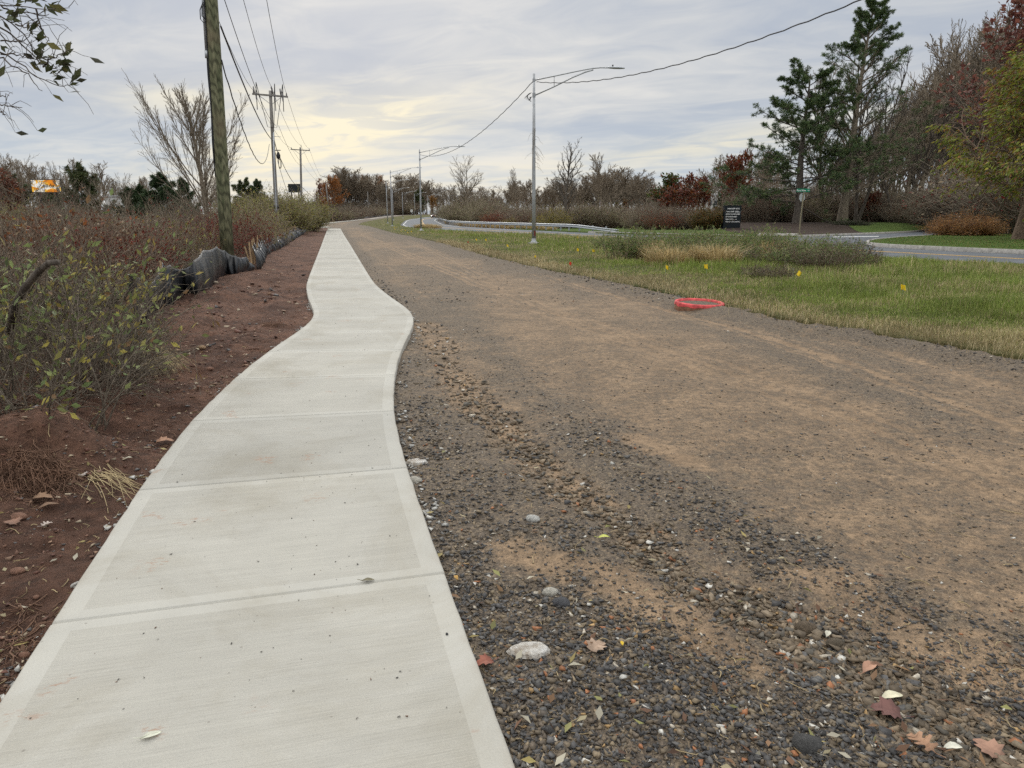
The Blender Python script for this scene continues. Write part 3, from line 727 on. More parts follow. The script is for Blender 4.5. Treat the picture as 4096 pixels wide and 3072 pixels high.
def tree_proto(seed, cfg, h, mat, leaf=None, twig_k=3, trunk_k=8, multi=1, lean=0.0, tuft=None):
    rng = np.random.RandomState(seed); out = [[] for _ in cfg['seg']]
    for i in range(multi):
        a = rng.rand() * 6.28; sp = (0.0 if multi == 1 else cfg.get('spread', .25))
        d = np.array([math.cos(a) * sp + cfg.get('lean', lean), math.sin(a) * sp, 1.0]); d /= np.linalg.norm(d)
        grow(rng, out, np.array([math.cos(a) * .15 * (multi > 1), math.sin(a) * .15 * (multi > 1), 0.]), d, h * (1 - .25 * rng.rand() * (multi > 1)), cfg['r0'] / (multi ** .4), 0, cfg)
    # root flare
    for p, r in out[0]: r[0] *= 1.35
    parts = [('trunk', woodmesh('trunk', out[0], trunk_k, mat))]
    br = merge([tubes(out[l], (6 if l == 1 else (4 if l == 2 else twig_k))) for l in range(1, len(out)) if out[l]])
    me = npmesh('branches', br[0], br[1], smooth=True); me.materials.append(mat); parts.append(('branches', me))
    if leaf:
        L = out[-1]; C = []; Dr = []
        for p, r in L:
            m = leaf['per']; m = int(m) + (rng.rand() < m - int(m))
            if leaf.get('where') is not None and rng.rand() > leaf['where'](p[-1]): continue
            for _ in range(m):
                t = rng.rand() ** .6 * (len(p) - 1); a = int(t); f = t - a
                C.append(p[a] * (1 - f) + p[min(a + 1, len(p) - 1)] * f + rng.normal(0, leaf.get('scatter', .05), 3)); Dr.append(p[-1] - p[0])
        if C: parts.append(('foliage', leafmesh('foliage', rng, np.array(C), leaf['size'], M[leaf.get('mat', 'leaf')], dirs=norm(np.array(Dr)), aspect=leaf.get('aspect', .5), pal=leaf['pal'], droop=leaf.get('droop', 0.2))))
    ztop = max(p[:, 2].max() for l in out for p, r in l)
    return Proto(parts, ztop)

def cfg_bare(**k):
    c = dict(seg=[9, 6, 5, 4], wob=[.05, .12, .14, .18], up=[.03, .07, .05, .03], n=[15, 8, 7], start=[.28, .25, .2], ang=[.75, .65, .6], ratio=[.42, .45, .45],
             rr=[.42, .5, .6], taper=[.2, .25, .3, .5], fall=.35, tip=.012, r0=.2, prof=lambda t: 1.15 - .75 * t)
    c.update(k); return c
FOREST = [tree_proto(100 + i, cfg_bare(tip=.026, n=[18, 9, 7], r0=.19 + .03 * (i % 3), start=[.3 - .04 * (i % 3), .25, .2], ang=[.7 + .1 * (i % 2), .6, .55]), 14, M['bark_far']) for i in range(5)]
FORN = [tree_proto(110 + i, cfg_bare(tip=.018, n=[13, 7, 4], r0=.24, start=[.22, .22, .2], ang=[.62, .55, .5], up=[.03, .1, .05, .03], prof=lambda t: 1.2 - .7 * t), 14, M['bark_grey']) for i in range(4)]
SPREAD = [tree_proto(120 + i, cfg_bare(r0=.24, seg=[7, 7, 5, 4], n=[14, 9, 7], start=[.18, .2, .2], ang=[.95, .6, .55], ratio=[.62, .42, .42], up=[.02, .10, .05, .02], prof=lambda t: 1.0 - .35 * t, taper=[.12, .2, .3, .5]), 9, M['bark_grey']) for i in range(2)]
ELM = tree_proto(134, cfg_bare(seg=[6, 9, 6, 4], r0=.18, n=[28, 15, 8], start=[.10, .12, .12], ang=[.78, .40, .42], ratio=[.95, .34, .42], rr=[.24, .36, .6], up=[.0, .04, .045, .03], wob=[.03, .05, .08, .11], fall=.45, lean=-.10,
            prof=lambda t: 1.05 - .85 * t, taper=[.25, .16, .3, .5], angt=.3, tip=.008), 7.0, M['bark_grey'], trunk_k=9)
MULTI = [tree_proto(140 + i, cfg_bare(r0=.22, n=[9, 7, 5], spread=.22, start=[.3, .2, .2], ang=[.55, .55, .5]), 12, M['bark_dark'], multi=3) for i in range(2)]
SNAG = tree_proto(150, cfg_bare(r0=.26, n=[22, 7, 5], start=[.2, .2, .2], ang=[.8, .6, .6], ratio=[.42, .32, .35], up=[.03, .12, .06, .03], tip=.016, prof=lambda t: 1.1 - .7 * t, taper=[.15, .2, .3, .5]), 12, M['bark_dark'])
OAK = lambda pal, seed, per=3.2: tree_proto(seed, cfg_bare(r0=.2, n=[14, 8, 6], start=[.2, .2, .2], ratio=[.5, .45, .45], prof=lambda t: 1.05 - .5 * t), 12, M['bark_brown'],
            leaf=dict(per=per, size=.42, pal=pal, aspect=.75, scatter=.25))
OAKR = OAK([(.17, .065, .04), (.22, .08, .04), (.12, .055, .04)], 160, 2.4)
OAKO = OAK([(.28, .11, .03), (.34, .14, .04), (.20, .085, .03)], 161, 3.5)
YELO = OAK([(.34, .14, .02), (.26, .12, .02), (.20, .13, .03)], 162, 4)
REDL = tree_proto(163, cfg_bare(r0=.2, n=[15, 8, 6], start=[.15, .2, .2], ang=[.6, .55, .55], up=[.03, .1, .05, .03]), 14, M['bark_grey'], leaf=dict(per=1.7, size=.36, pal=[(.20, .07, .055), (.25, .095, .07), (.15, .06, .05), (.28, .14, .10)], aspect=.6, scatter=.15))
WILLOW = tree_proto(164, cfg_bare(seg=[7, 8, 6, 6], r0=.25, n=[13, 10, 8], start=[.15, .15, .15], ang=[.85, .6, .5], ratio=[.6, .45, .5], up=[.02, .04, -.05, -.22], wob=[.05, .08, .1, .1]), 9, M['bark_brown'],
                    leaf=dict(per=9, size=.22, pal=[(.19, .23, .035), (.24, .27, .045), (.15, .19, .03), (.30, .26, .04), (.26, .13, .04)], aspect=.35, scatter=.10, droop=.8))
SUMAC = tree_proto(165, cfg_bare(seg=[6, 6, 4, 4], r0=.10, n=[7, 4, 3], start=[.3, .3, .2], ang=[.7, .6, .6]), 6, M['bark_brown'], multi=2, leaf=dict(per=6, size=.38, pal=[(.05, .075, .02), (.04, .06, .018), (.09, .10, .02), (.14, .05, .025)], aspect=.45, scatter=.22, droop=.5))
SUMACR = tree_proto(166, cfg_bare(seg=[6, 6, 4, 4], r0=.09, n=[7, 5, 4], start=[.25, .3, .2], ang=[.7, .6, .6]), 5, M['bark_brown'], multi=3, leaf=dict(per=2.6, size=.30, pal=[(.16, .035, .02), (.13, .04, .025), (.20, .07, .02), (.10, .05, .025)], aspect=.5, scatter=.2))
# evergreens
def pine_proto(seed, h, r0, mat, pal, cfgk, tuft=.34, per=2, nt=9, where=None):
    rng = np.random.RandomState(seed)
    cfg = cfg_bare(seg=[12, 8, 5, 3], r0=r0, wob=[.015, .07, .12, .15], up=[.0, .045, .04, .05], n=[46, 9, 4], start=[.16, .25, .25], ang=[1.45, .75, .6], ratio=[.25, .34, .4], rr=[.22, .45, .5],
                   taper=[.1, .2, .3, .5], fall=.55, angt=.25, tip=.012); cfg.update(cfgk)
    out = [[] for _ in cfg['seg']]; grow(rng, out, np.zeros(3), np.array([0, 0, 1.]), h, r0, 0, cfg)
    out[0][0][1][0] *= 1.3
    parts = [('trunk', woodmesh('trunk', out[0], 9, mat))]
    br = merge([tubes(out[l], (5 if l == 1 else 3)) for l in range(1, len(out)) if out[l]])
    me = npmesh('branches', br[0], br[1], smooth=True); me.materials.append(mat); parts.append(('branches', me))
    T = []
    for p, r in out[-1] + out[-2]:
        keep = 1.0 if where is None else where(p[-1], rng)
        if rng.rand() > keep: continue
        for _ in range(per):
            t = (1 - rng.rand() ** 2 * .7); q = t * (len(p) - 1); a = min(int(q), len(p) - 2); f = q - a
            T.append((p[a] * (1 - f) + p[a + 1] * f, norm(p[-1] - p[0])))
    C = np.array([t[0] for t in T]); Dr = np.array([t[1] for t in T])
    C = np.repeat(C, nt, 0) + rng.normal(0, .03, (len(C) * nt, 3)); Dr = np.repeat(Dr, nt, 0)
    dirs = norm(Dr * .5 + rng.normal(0, .75, C.shape) + np.array([0, 0, .25]))
    parts.append(('foliage', leafmesh('foliage', rng, C, tuft, M['needle'], dirs=dirs * 2.5, aspect=.16, pal=pal)))
    return Proto(parts, max(p[:, 2].max() for l in out for p, r in l))
PGREEN = [(.08, .13, .05), (.10, .15, .055), (.06, .10, .045), (.14, .17, .06)]
def where_a(p, rng):     # tufts mostly on the outside and the crown top, thin on the lower middle
    return 0.95 if p[2] > 17.5 else (.75 if (abs(p[0]) + abs(p[1]) > 3.0 and p[0] < 0.5) else .38)
PINE_A = pine_proto(170, 22, .42, M['bark_grey'], PGREEN, dict(n=[64, 11, 5], ratio=[.34, .34, .42], start=[.12, .25, .2], ang=[1.2, .7, .6], up=[0, .03, .03, .04], prof=lambda t: 1.15 - 1.0 * t), tuft=.27, nt=9, per=2, where=where_a)
PINE_B = pine_proto(171, 15, .38, M['bark_dark'], PGREEN, dict(n=[56, 11, 5], ratio=[.44, .32, .42], start=[.12, .2, .2], ang=[1.5, .7, .6], up=[0, .03, .03, .04], prof=lambda t: 1.1 - .82 * t), tuft=.27, nt=9, per=2, where=lambda p, r: .95)
CEDAR = pine_proto(172, 9, .2, M['bark_dark'], [(.045, .075, .035), (.055, .09, .04), (.07, .095, .04)], dict(n=[44, 7, 3], ratio=[.36, .35, .4], start=[.06, .15, .2], ang=[1.2, .6, .6], prof=lambda t: 1.25 - 1.05 * t), tuft=.5, per=2, nt=7)
CEDAR2 = pine_proto(173, 9, .2, M['bark_dark'], [(.05, .085, .035), (.07, .10, .04), (.09, .10, .04), (.11, .10, .035)], dict(n=[30, 7, 3], ratio=[.48, .35, .4], start=[.06, .15, .2], ang=[1.2, .6, .6], prof=lambda t: 1.05 - .7 * t), tuft=.5, per=2, nt=7)

# shrubs & weed thickets : many stems from a disc
def thicket_proto(seed, rad, h, nst, mat, leaf=None, tipr=.003, r0=.006, seg=6, curve=.25, side=3, lean=.25, twl=.35, k=3):
    rng = np.random.RandomState(seed); L1 = []; L2 = []; C = []; Dr = []
    for i in range(nst):
        a = rng.rand() * 6.28; q = rad * math.sqrt(rng.rand()); p = np.array([math.cos(a) * q, math.sin(a) * q, 0.])
        d = norm(np.array([math.cos(a) * lean * q / rad, math.sin(a) * lean * q / rad, 1.]) + rng.normal(0, .12, 3)); hh = h * (.55 + .55 * rng.rand()) * (1 - .25 * (q / rad) ** 2)
        pts = [p]; bd = rng.normal(0, curve, 3); bd[2] = -abs(bd[2]) * .6
        for j in range(seg - 1): d = norm(d + bd / seg + rng.normal(0, .07, 3)); pts.append(pts[-1] + d * hh / (seg - 1))
        pts = np.array(pts); L1.append((pts, np.linspace(r0, tipr, seg)))
        for _ in range(side):
            t = (.3 + .65 * rng.rand()) * (seg - 1); b = int(t); pp = pts[b] * (1 - t + b) + pts[min(b + 1, seg - 1)] * (t - b)
            dd = norm(norm(pts[-1] - pts[0]) * .7 + rng.normal(0, .6, 3)); tl = hh * twl * (.5 + rng.rand())
            e = np.array([pp, pp + dd * tl * .5, pp + dd * tl + np.array([0, 0, .1 * tl])]); L2.append((e, np.array([tipr * 1.2, tipr, tipr * .8])))
            if leaf:
                m = leaf['per']; m = int(m) + (rng.rand() < m - int(m))
                for _ in range(m):
                    f = rng.rand(); C.append(pp + dd * tl * f + rng.normal(0, leaf.get('scatter', .02), 3)); Dr.append(dd)
    V, Fq = merge([tubes(L1, k), tubes(L2, 3)] if L2 else [tubes(L1, k)])
    me = npmesh('stems', V, Fq); me.materials.append(mat); parts = [('stems', me)]
    if C: parts.append(('foliage', leafmesh('foliage', rng, np.array(C), leaf['size'], M['leaf'], dirs=np.array(Dr), aspect=leaf.get('aspect', .5), pal=leaf['pal'], droop=leaf.get('droop', .1))))
    return Proto(parts, h)
BR = [(.20, .11, .065), (.15, .08, .05), (.26, .18, .10), (.36, .28, .19), (.13, .07, .045)]
RD = [(.16, .022, .018), (.22, .03, .02), (.10, .02, .016), (.13, .03, .02)]
OL = [(.22, .22, .07), (.17, .18, .06), (.27, .25, .08), (.32, .27, .08), (.14, .14, .05)]
YG = [(.24, .29, .10), (.17, .22, .08), (.30, .34, .14), (.14, .17, .07), (.42, .36, .09)]
RS = [(.22, .07, .03), (.28, .10, .03), (.16, .06, .03)]
THB = [thicket_proto(200 + i, .9, 1.5, 150, M['bark_shrub'], dict(per=.9, size=.055, pal=BR), r0=.007, tipr=.0035) for i in range(3)]
THD = [thicket_proto(206 + i, .9, 1.4, 150, M['bark_brown'], dict(per=1.5, size=.055, pal=BR + RD[:1]), r0=.007, tipr=.0035) for i in range(2)]
THR = thicket_proto(210, .9, 1.5, 120, M['bark_brown'], dict(per=4, size=.075, pal=RD, aspect=.4), r0=.008)
THO = thicket_proto(211, .9, 1.6, 130, M['bark_shrub'], dict(per=3, size=.07, pal=OL + BR[:2]), r0=.007)
THRS = thicket_proto(212, .9, 1.4, 130, M['bark_brown'], dict(per=2.4, size=.07, pal=RS + BR), r0=.007)
BUSHO = thicket_proto(213, 1.6, 3.6, 260, M['bark_shrub'], dict(per=5, size=.15, pal=OL, scatter=.1), r0=.018, tipr=.007, side=5, lean=.7, twl=.3)
BUSHG = thicket_proto(214, 1.6, 3.6, 260, M['bark_shrub'], dict(per=3, size=.15, pal=[(.16, .16, .08), (.20, .19, .09), (.24, .21, .12)], scatter=.1), r0=.018, tipr=.007, side=5, lean=.7, twl=.3)
BUSHB = thicket_proto(215, 1.6, 3.4, 240, M['bark_grey'], dict(per=.7, size=.14, pal=BR + RD, scatter=.1), r0=.018, tipr=.008, side=7, lean=.6, twl=.35)
BUSHR = thicket_proto(216, 1.4, 3.0, 200, M['bark_brown'], dict(per=3, size=.16, pal=[(.20, .04, .02), (.15, .035, .02), (.22, .08, .03)], scatter=.1), r0=.015, tipr=.006, side=5, lean=.6)
BUSHY = thicket_proto(217, 1.4, 2.6, 200, M['bark_shrub'], dict(per=4, size=.15, pal=[(.26, .20, .03), (.20, .17, .035), (.16, .15, .04)], scatter=.1), r0=.012, tipr=.006, side=5, lean=.7)
ORNG = thicket_proto(218, 1.0, 2.6, 420, M['bark_brown'], dict(per=9, size=.11, pal=[(.30, .15, .05), (.38, .18, .06), (.22, .10, .04), (.33, .20, .07)], scatter=.08, aspect=.4, droop=.3), r0=.012, tipr=.005, side=6, lean=1.3, twl=.25, curve=.5)
JUNI = thicket_proto(221, 1.0, 2.6, 420, M['bark_dark'], dict(per=9, size=.11, pal=[(.05, .075, .035), (.07, .09, .04), (.06, .06, .035)], scatter=.08, aspect=.3, droop=.2), r0=.012, tipr=.005, side=6, lean=1.3, twl=.25, curve=.5)
GLOB = thicket_proto(219, .9, 2.4, 260, M['bark_brown'], dict(per=8, size=.13, pal=[(.09, .085, .02), (.13, .09, .022), (.06, .06, .02), (.20, .09, .025)], scatter=.1), r0=.012, tipr=.005, side=6, lean=.6, twl=.25)
WEED = [thicket_proto(220 + i, .6, 1.15, 60, M['bark_shrub'], dict(per=5, size=.085, pal=[(.13, .20, .055), (.18, .24, .07), (.11, .16, .05), (.30, .28, .11), (.15, .22, .06)], aspect=.3, scatter=.02), r0=.006, tipr=.003, side=5, lean=.4, twl=.22) for i in range(2)]
WEEDD = thicket_proto(223, .6, 1.15, 60, M['bark_brown'], dict(per=4, size=.07, pal=[(.09, .12, .05), (.13, .12, .06), (.12, .08, .065)], aspect=.3), r0=.006, tipr=.003, side=5, lean=.45, twl=.22)
def grass_tuft(seed, n, h, rad, pal, lean=.5, w=.006):
    rng = np.random.RandomState(seed); a = rng.rand(n) * 6.28; q = rad * np.sqrt(rng.rand(n))
    P0 = np.stack([np.cos(a) * q, np.sin(a) * q, 0 * a], 1); hh = h * (.5 + .6 * rng.rand(n)); l = lean * rng.rand(n)
    dr = np.stack([np.cos(a + rng.normal(0, .6, n)), np.sin(a + rng.normal(0, .6, n)), 0 * a], 1)
    P1 = P0 + np.stack([dr[:, 0] * l * hh * .3, dr[:, 1] * l * hh * .3, hh * .55], 1); P2 = P0 + np.stack([dr[:, 0] * l * hh, dr[:, 1] * l * hh, hh * (1 - .35 * l)], 1)
    s = np.stack([-dr[:, 1], dr[:, 0], 0 * a], 1) * w
    V = np.stack([P0 - s, P0 + s, P1 + s * .8, P1 - s * .8, P2], 1).reshape(-1, 3); i = np.arange(n)[:, None] * 5
    pal = np.array(pal); c = pal[rng.randint(0, len(pal), n)] * (1 + rng.normal(0, .15, (n, 1)))
    me = npmesh('blades', V, [i + np.array([[0, 1, 2, 3]]), i + np.array([[3, 2, 4]])], col=np.repeat(np.clip(c, .01, 1), 5, 0)); me.materials.append(M['grassblade'])
    return Proto([('blades', me)], h)
TANG = grass_tuft(230, 700, 1.0, .55, [(.50, .38, .18), (.42, .31, .15), (.58, .46, .25)], .6, .007)
rnd = random.Random(7)
def at(px, Y): return PT(px, 866, Y).x
# ------------------------------------------------------------------ made things
def text_mesh(s, size, mat, ext=.004, bold=0.0, sx=1.0):
    cu = bpy.data.curves.new('lettering', 'FONT'); cu.body = s; cu.size = size; cu.extrude = ext; cu.offset = bold; cu.resolution_u = 2
    tmp = bpy.data.objects.new('lettering', cu); COL.objects.link(tmp)
    dg = bpy.context.evaluated_depsgraph_get(); me = bpy.data.meshes.new_from_object(tmp.evaluated_get(dg))
    bpy.data.objects.remove(tmp); me.materials.clear(); me.materials.append(mat); return me
def lettering(s, size, mat, parent, loc, bold=0.0, width=None):
    """upright text facing -Y; loc = left baseline"""
    me = text_mesh(s, size, mat, .004, bold); o = link('lettering', me, None, parent)
    xs = [v.co.x for v in me.vertices]; k = (width / (max(xs) - min(xs))) if width else 1.0
    o.rotation_euler = (math.radians(90), 0, 0); o.location = loc; o.scale = (k, 1, 1); return o
def zver(x, y): return float(zverge(np.array(x), np.array(y)))

# --- street lights
def street_light(full=True):
    t = empty('street_light')
    p = MB(); p.tube([(0, 0, .12), (0, 0, 3), (0, 0, 6), (0, 0, 9.35)], [.105, .095, .082, .062], 12); p.lathe([(.062, 9.35), (.05, 9.39), (0, 9.41)], k=12)
    p.build('pole', M['alu'], t, True)
    b = MB(); b.lathe([(.19, .09), (.19, .13), (.125, .17), (.115, .34)], k=12)
    for a in range(4): b.lathe([(.02, .13), (.02, .18), (0, .18)], (.15 * math.cos(a * 1.571 + .78), .15 * math.sin(a * 1.571 + .78), 0), 6)
    b.build('base_plate', M['alu'], t, True)
    f = MB(); f.lathe([(.34, -.35), (.34, .05), (.30, .09), (0, .09)], k=8); f.build('footing', M['concrete_old'], t)
    a = MB()
    up = [(0.05, 0, 9.05), (1.2, 0, 9.33), (2.3, 0, 9.60), (3.2, 0, 9.80), (3.7, 0, 9.86), (4.2, 0, 9.87)]
    lo = [(0.05, 0, 8.25), (1.1, 0, 8.75), (2.1, 0, 9.27), (2.8, 0, 9.58), (3.25, 0, 9.72)]
    a.tube(up, .033, 8); a.tube(lo, .038, 8); a.tube([(1.1, 0, 8.75), (1.1, 0, 9.31)], .018, 6)
    a.lathe([(.085, 8.15), (.085, 8.38)], k=10); a.lathe([(.08, 8.98), (.08, 9.12)], k=10)
    a.build('arm', M['alu'], t, True)
    L = MB(); prof = [(4.1, .05, .045), (4.2, .10, .07), (4.45, .15, .085), (4.75, .16, .075), (4.98, .11, .04), (5.04, .03, .015)]
    V = []; F = []; n = 10
    for (x, w, hh) in prof:
        for j in range(n):
            q = 2 * math.pi * j / n; V.append((x, w * math.cos(q), 9.875 + hh * math.sin(q) * (1 if math.sin(q) > 0 else .6)))
    for i in range(len(prof) - 1):
        for j in range(n): F.append((i * n + j, i * n + (j + 1) % n, (i + 1) * n + (j + 1) % n, (i + 1) * n + j))
    F += [tuple(range(n))[::-1], tuple(range((len(prof) - 1) * n, len(prof) * n))]
    L.add(V, F); hd = L.build('luminaire', M['galv'], t, True)
    s = MB(); s.lathe([(.045, 9.94), (.045, 10.04), (0, 10.05)], (4.35, 0, 0), 8); s.build('photocell', M['wire'], hd, True)
    return t
SLP_ = [(2135, 40, 'nearest and tallest looking grey street light, vine on its shaft'), (1683, 81, 'second nearest grey street light, left of the nearest one'), (1568, 117, 'third grey street light along the verge'),
        (1550, 157, 'fourth grey street light, thin beside the third'), (1573, 210, 'fifth grey street light, behind the third'), (1612, 253, 'sixth grey street light, standing by the far sidewalk'),
        (1660, 300, 'seventh grey street light, behind the second nearest'), (1711, 335, 'far street light left of the pair above the red car'), (1717, 348, 'far street light, left one of the pair above the red car'), (1723, 360, 'far street light, right one of the pair above the red car')]
sl0 = street_light(); LP = []
for i, (px, Y, lb) in enumerate(SLP_):
    o = sl0 if i == 0 else copy_tree(sl0); x = at(px, Y) if i else Gz(2135, 985)[0]
    if i == 0: Y = 39.6; x = PT(2135, 985, Y).x
    z = max(zver(x, Y), float(H(x, Y))) if Y < 120 else float(H(x, Y)); o.location = (x, Y, z - .04)
    d = float(rcX(Y + .5) - rcX(Y - .5)) if Y < 300 else -.1
    o.rotation_euler = (0, (math.radians(-.35), math.radians(.5), 0, -.004, 0, 0, 0, 0, 0, 0)[i], math.radians(14) if i < 5 else 0.1)
    o.scale = (1, 1, .925); tag(o, lb, 'street light', 'grey street lights along the verge'); LP.append((x, Y, z))
# rusty hand hole cover on the nearest light + a vine
hm = MB(); hm.box((0.02, -.105, .62), (.09, .03, .28)); hm.build('handhole_cover', plain('rust_red', (.16, .035, .025), .8), sl0)
rngv = np.random.RandomState(4); vl = []
for i in range(26):
    z0 = 4.2 + rngv.rand() * 1.6 if i < 17 else rngv.rand() * 5; a = rngv.rand() * 6.28; P = [np.array([.10 * math.cos(a), .10 * math.sin(a), z0])]; d = np.array([.5 * (rngv.rand() + .2) * (1 if rngv.rand() < .7 else -1), 0, -.2 + rngv.rand() * .6])
    for k in range(6): d = d * .8 + np.array([rngv.normal(0, .12), rngv.normal(0, .1), -.16]); P.append(P[-1] + d * .22)
    vl.append((np.array(P), np.linspace(.007, .004, 7)))
for i in range(5):
    a0 = rngv.rand() * 6.28; zz = np.linspace(.2, 6.0, 40); P = np.stack([.112 * np.cos(a0 + zz * .9), .112 * np.sin(a0 + zz * .9), zz], 1); vl.append((P, np.full(40, .006)))
vo_ = link('vine', woodmesh('vine', vl, 4, M['bark_shrub']), None); vo_.location = sl0.location; tag(vo_, 'dry leafless vine climbing the nearest street light', 'vine')

# --- wooden poles
def pole_mat():
    m, h, b, co = new_mat('green_treated_pole')
    v = h.vmath('MULTIPLY', co, (9, 9, .9)); n = h.noise(v, 1, 5, .6, 1.5)
    wv = h.n('ShaderNodeTexWave', wave_type='RINGS', rings_direction='SPHERICAL'); wv.inputs['Scale'].default_value = 1.2; wv.inputs['Distortion'].default_value = 9; wv.inputs['Detail'].default_value = 3; wv.inputs['Detail Scale'].default_value = 1.2
    h.l(h.vmath('MULTIPLY', co, (5, 5, .8)), wv.inputs['Vector'])
    c = h.mix(h.smooth(n, .3, .7), (.085, .095, .05), (.22, .215, .13)); c = h.mul(c, h.ramp(wv.outputs['Fac'], [(0, .5), (.45, 1.0), (1, 1.15)]))
    big = h.noise(co, .5, 3, .5); c = h.mix(h.smooth(big, .5, .68), c, (.19, .15, .095))
    h.l(c, b.inputs['Base Color']); b.inputs['Roughness'].default_value = .9; bump(h, b, n, .6, .015); return m
M['pole_green'] = pole_mat(); M['pole_grey'] = bark('pole_wood', (.17, .155, .14), (.30, .285, .265), 1, 3)
def insulator(mb, x, y, z, h=.26):
    mb.lathe([(.018, -.1), (.018, .02), (.05, .03), (.06, .07), (.035, .09), (.055, .12), (.05, .16), (.03, .19), (.035, h - .04), (0, h)], (x, y, z), 8)
def utility_pole(px0, py0, px1, py1, Y, h, mat, r0, r1, arm, lb, gear=False):
    b = PT(px0, py0, Y); t_ = PT(px1, py1, Y); d = (t_ - b).normalized(); z0 = float(H(b.x, Y)) - .3; base = b + d * ((z0 - b.z) / d.z); top = base + d * ((h + .3) / d.z)
    t = empty('utility_pole', base); tag(t, lb, 'utility pole', 'wooden utility poles'); L = [base + d * (h * f) - base for f in (0, .25, .5, .75, 1.03)]
    m = MB(); m.tube(L, [r0, r0 * .97 + r1 * .03, r0 * .6 + r1 * .4, r0 * .3 + r1 * .7, r1], 16); m.build('shaft', mat, t, True)
    pts = {}
    if arm:
        c = L[-1] - Vector((0, .1, .35)); ax = Vector((1, .28, -.04)).normalized(); hl = arm / 2; m = MB()
        m.box(c, (arm, .10, .12), rot=Matrix.Rotation(math.atan2(.28, 1), 3, 'Z') @ Matrix.Rotation(.04, 3, 'Y')); m.build('crossarm', M['pole_grey'], t)
        m = MB()
        for s in (-1, 1): m.tube([c + ax * (s * hl * .62) - Vector((0, 0, .07)), L[-1] - Vector((0, 0, 1.0)) + Vector((0, -.02, 0))], .022, 5)
        m.build('brace', M['galv'], t)
        for nm, s, dz in (('a', -hl * .92, .05), ('b', .12, .45), ('c', hl * .92, .05)):
            m = MB(); q = c + ax * s + Vector((0, 0, dz)); insulator(m, *q); m.build('insulator', M['porcelain'], t, True); pts[nm] = base + q + Vector((0, 0, .2))
        if gear:
            for s in (-hl * .78, hl * .25, hl * .7):
                q = c + ax * s; m = MB(); m.lathe([(.07, -.05), (.075, .1), (.05, .16), (.03, .34), (0, .36)], tuple(q), 8); m.tube([q + Vector((-.13, 0, .1)), q + Vector((-.17, 0, .55))], .055, 7)
                m.tube([q + Vector((-.13, 0, .1)), q + Vector((0, 0, -.15))], .03, 5); m.lathe([(.05, -.35), (.06, -.15), (.03, -.1)], tuple(q), 8); m.build('fuse_cutout', M['porcelain'], t, True)
            col = L[-1] - Vector((0, .12, 2.7)); m = MB()
            for s, dr in ((-hl * .78, -.1), (hl * .25, 0), (hl * .7, .15)):
                q = c + ax * s; P = [q + Vector((0, 0, -.3)), q + Vector((0, 0, -1.1)), q + Vector((.0, 0, -1.7)) * .75 + col * .25, (q + Vector((0, 0, -2.2))) * .35 + col * .65, col]; m.tube(P, [.015, .028, .028, .018, .018], 6)
            m.build('riser_cable', M['wire'], t, True)
            m = MB(); m.tube([L[-1] - Vector((0, 0, 3.3)), L[-1] - Vector((-.55, 0, 3.35))], .02, 5); m.build('bracket', M['galv'], t)
            m = MB(); m.tube([L[0] + Vector((.05, -.17, .3)), L[1] + Vector((.05, -.15, 0)), L[2] + Vector((.05, -.14, 0)), L[-1] + Vector((.05, -.13, -3.0))], .045, 8); m.build('conduit', M['galv'], t, True)
            m = MB(); m.tube([L[1] * .95 - Vector((0, 0, .12)), L[1] * .95 + Vector((0, 0, .12))], r0 * 1.03, 14); m.build('band', M['black'], t, True)
    return t, base, top, pts, d
U1, b1, t1, p1, d1 = utility_pole(912, 1050, 845, 0, 22.5, 11.3, M['pole_green'], .195, .165, 2.4, 'big green treated utility pole rising out of the top of the picture')
U2, b2, t2, p2, d2 = utility_pole(1108, 880, 1084, 418, 58, 10.9, M['pole_grey'], .17, .115, 2.6, 'second utility pole with crossarm and fuses', gear=True)
U3, b3, t3, p3, d3 = utility_pole(1206, 800, 1202, 611, 104, 10.9, M['pole_grey'], .17, .13, 2.6, 'third utility pole with a plain crossarm')
U4, b4, t4, p4, d4 = utility_pole(1317, 870, 1303, 724, 188, 9.4, M['pole_grey'], .18, .15, 0, 'fourth utility pole leaning left before the orange oak')
U5, b5, t5, p5, d5 = utility_pole(1474, 850, 1471, 778, 290, 9.3, M['pole_grey'], .18, .15, 0, 'thin far utility pole in front of the bare wood')
U6, b6, t6, p6, d6 = utility_pole(1625, 852, 1623, 790, 340, 9.0, M['pole_grey'], .18, .15, 0, 'far utility pole left of the white road sign')
# conduit and cable up the left side of the big pole
def on(b, d, z, dx=0, dy=0): return b + d * ((z - b.z) / d.z) + Vector((dx, dy, 0))
zc = PT(833, 227, 22.5).z; zb = PT(866, 708, 22.5).z
m = MB(); m.tube([on(b1, d1, z, -.205, -.06) - b1 for z in (zc, zc + 2, zc + 4.5)], .05, 8); m.tube([on(b1, d1, z, -.205, -.06) - b1 for z in (zc - .05, zc + .15)], .062, 8); m.build('conduit', M['galv'], U1, True)
m = MB(); m.tube([on(b1, d1, z, -.20 + .012 * math.sin(z * 3), -.05) - b1 for z in np.linspace(zb, zc, 14)], .022, 6); m.tube([on(b1, d1, z, -.15, -.13) - b1 for z in np.linspace(zb + .4, zc + 4, 14)], .014, 6); m.build('riser_cable', M['black'], U1, True)
m = MB(); lp = [PT(812, 8, 22.4), PT(800, 40, 22.3), PT(802, 76, 22.3), PT(815, 92, 22.3), PT(826, 80, 22.4)]; m.tube([p - b1 for p in lp], .014, 6); lp = [PT(820, 8, 22.4), PT(808, 30, 22.3), PT(808, 64, 22.3), PT(822, 76, 22.4)]; m.tube([p - b1 for p in lp], .014, 6); m.build('cable_loop', M['black'], U1, True)
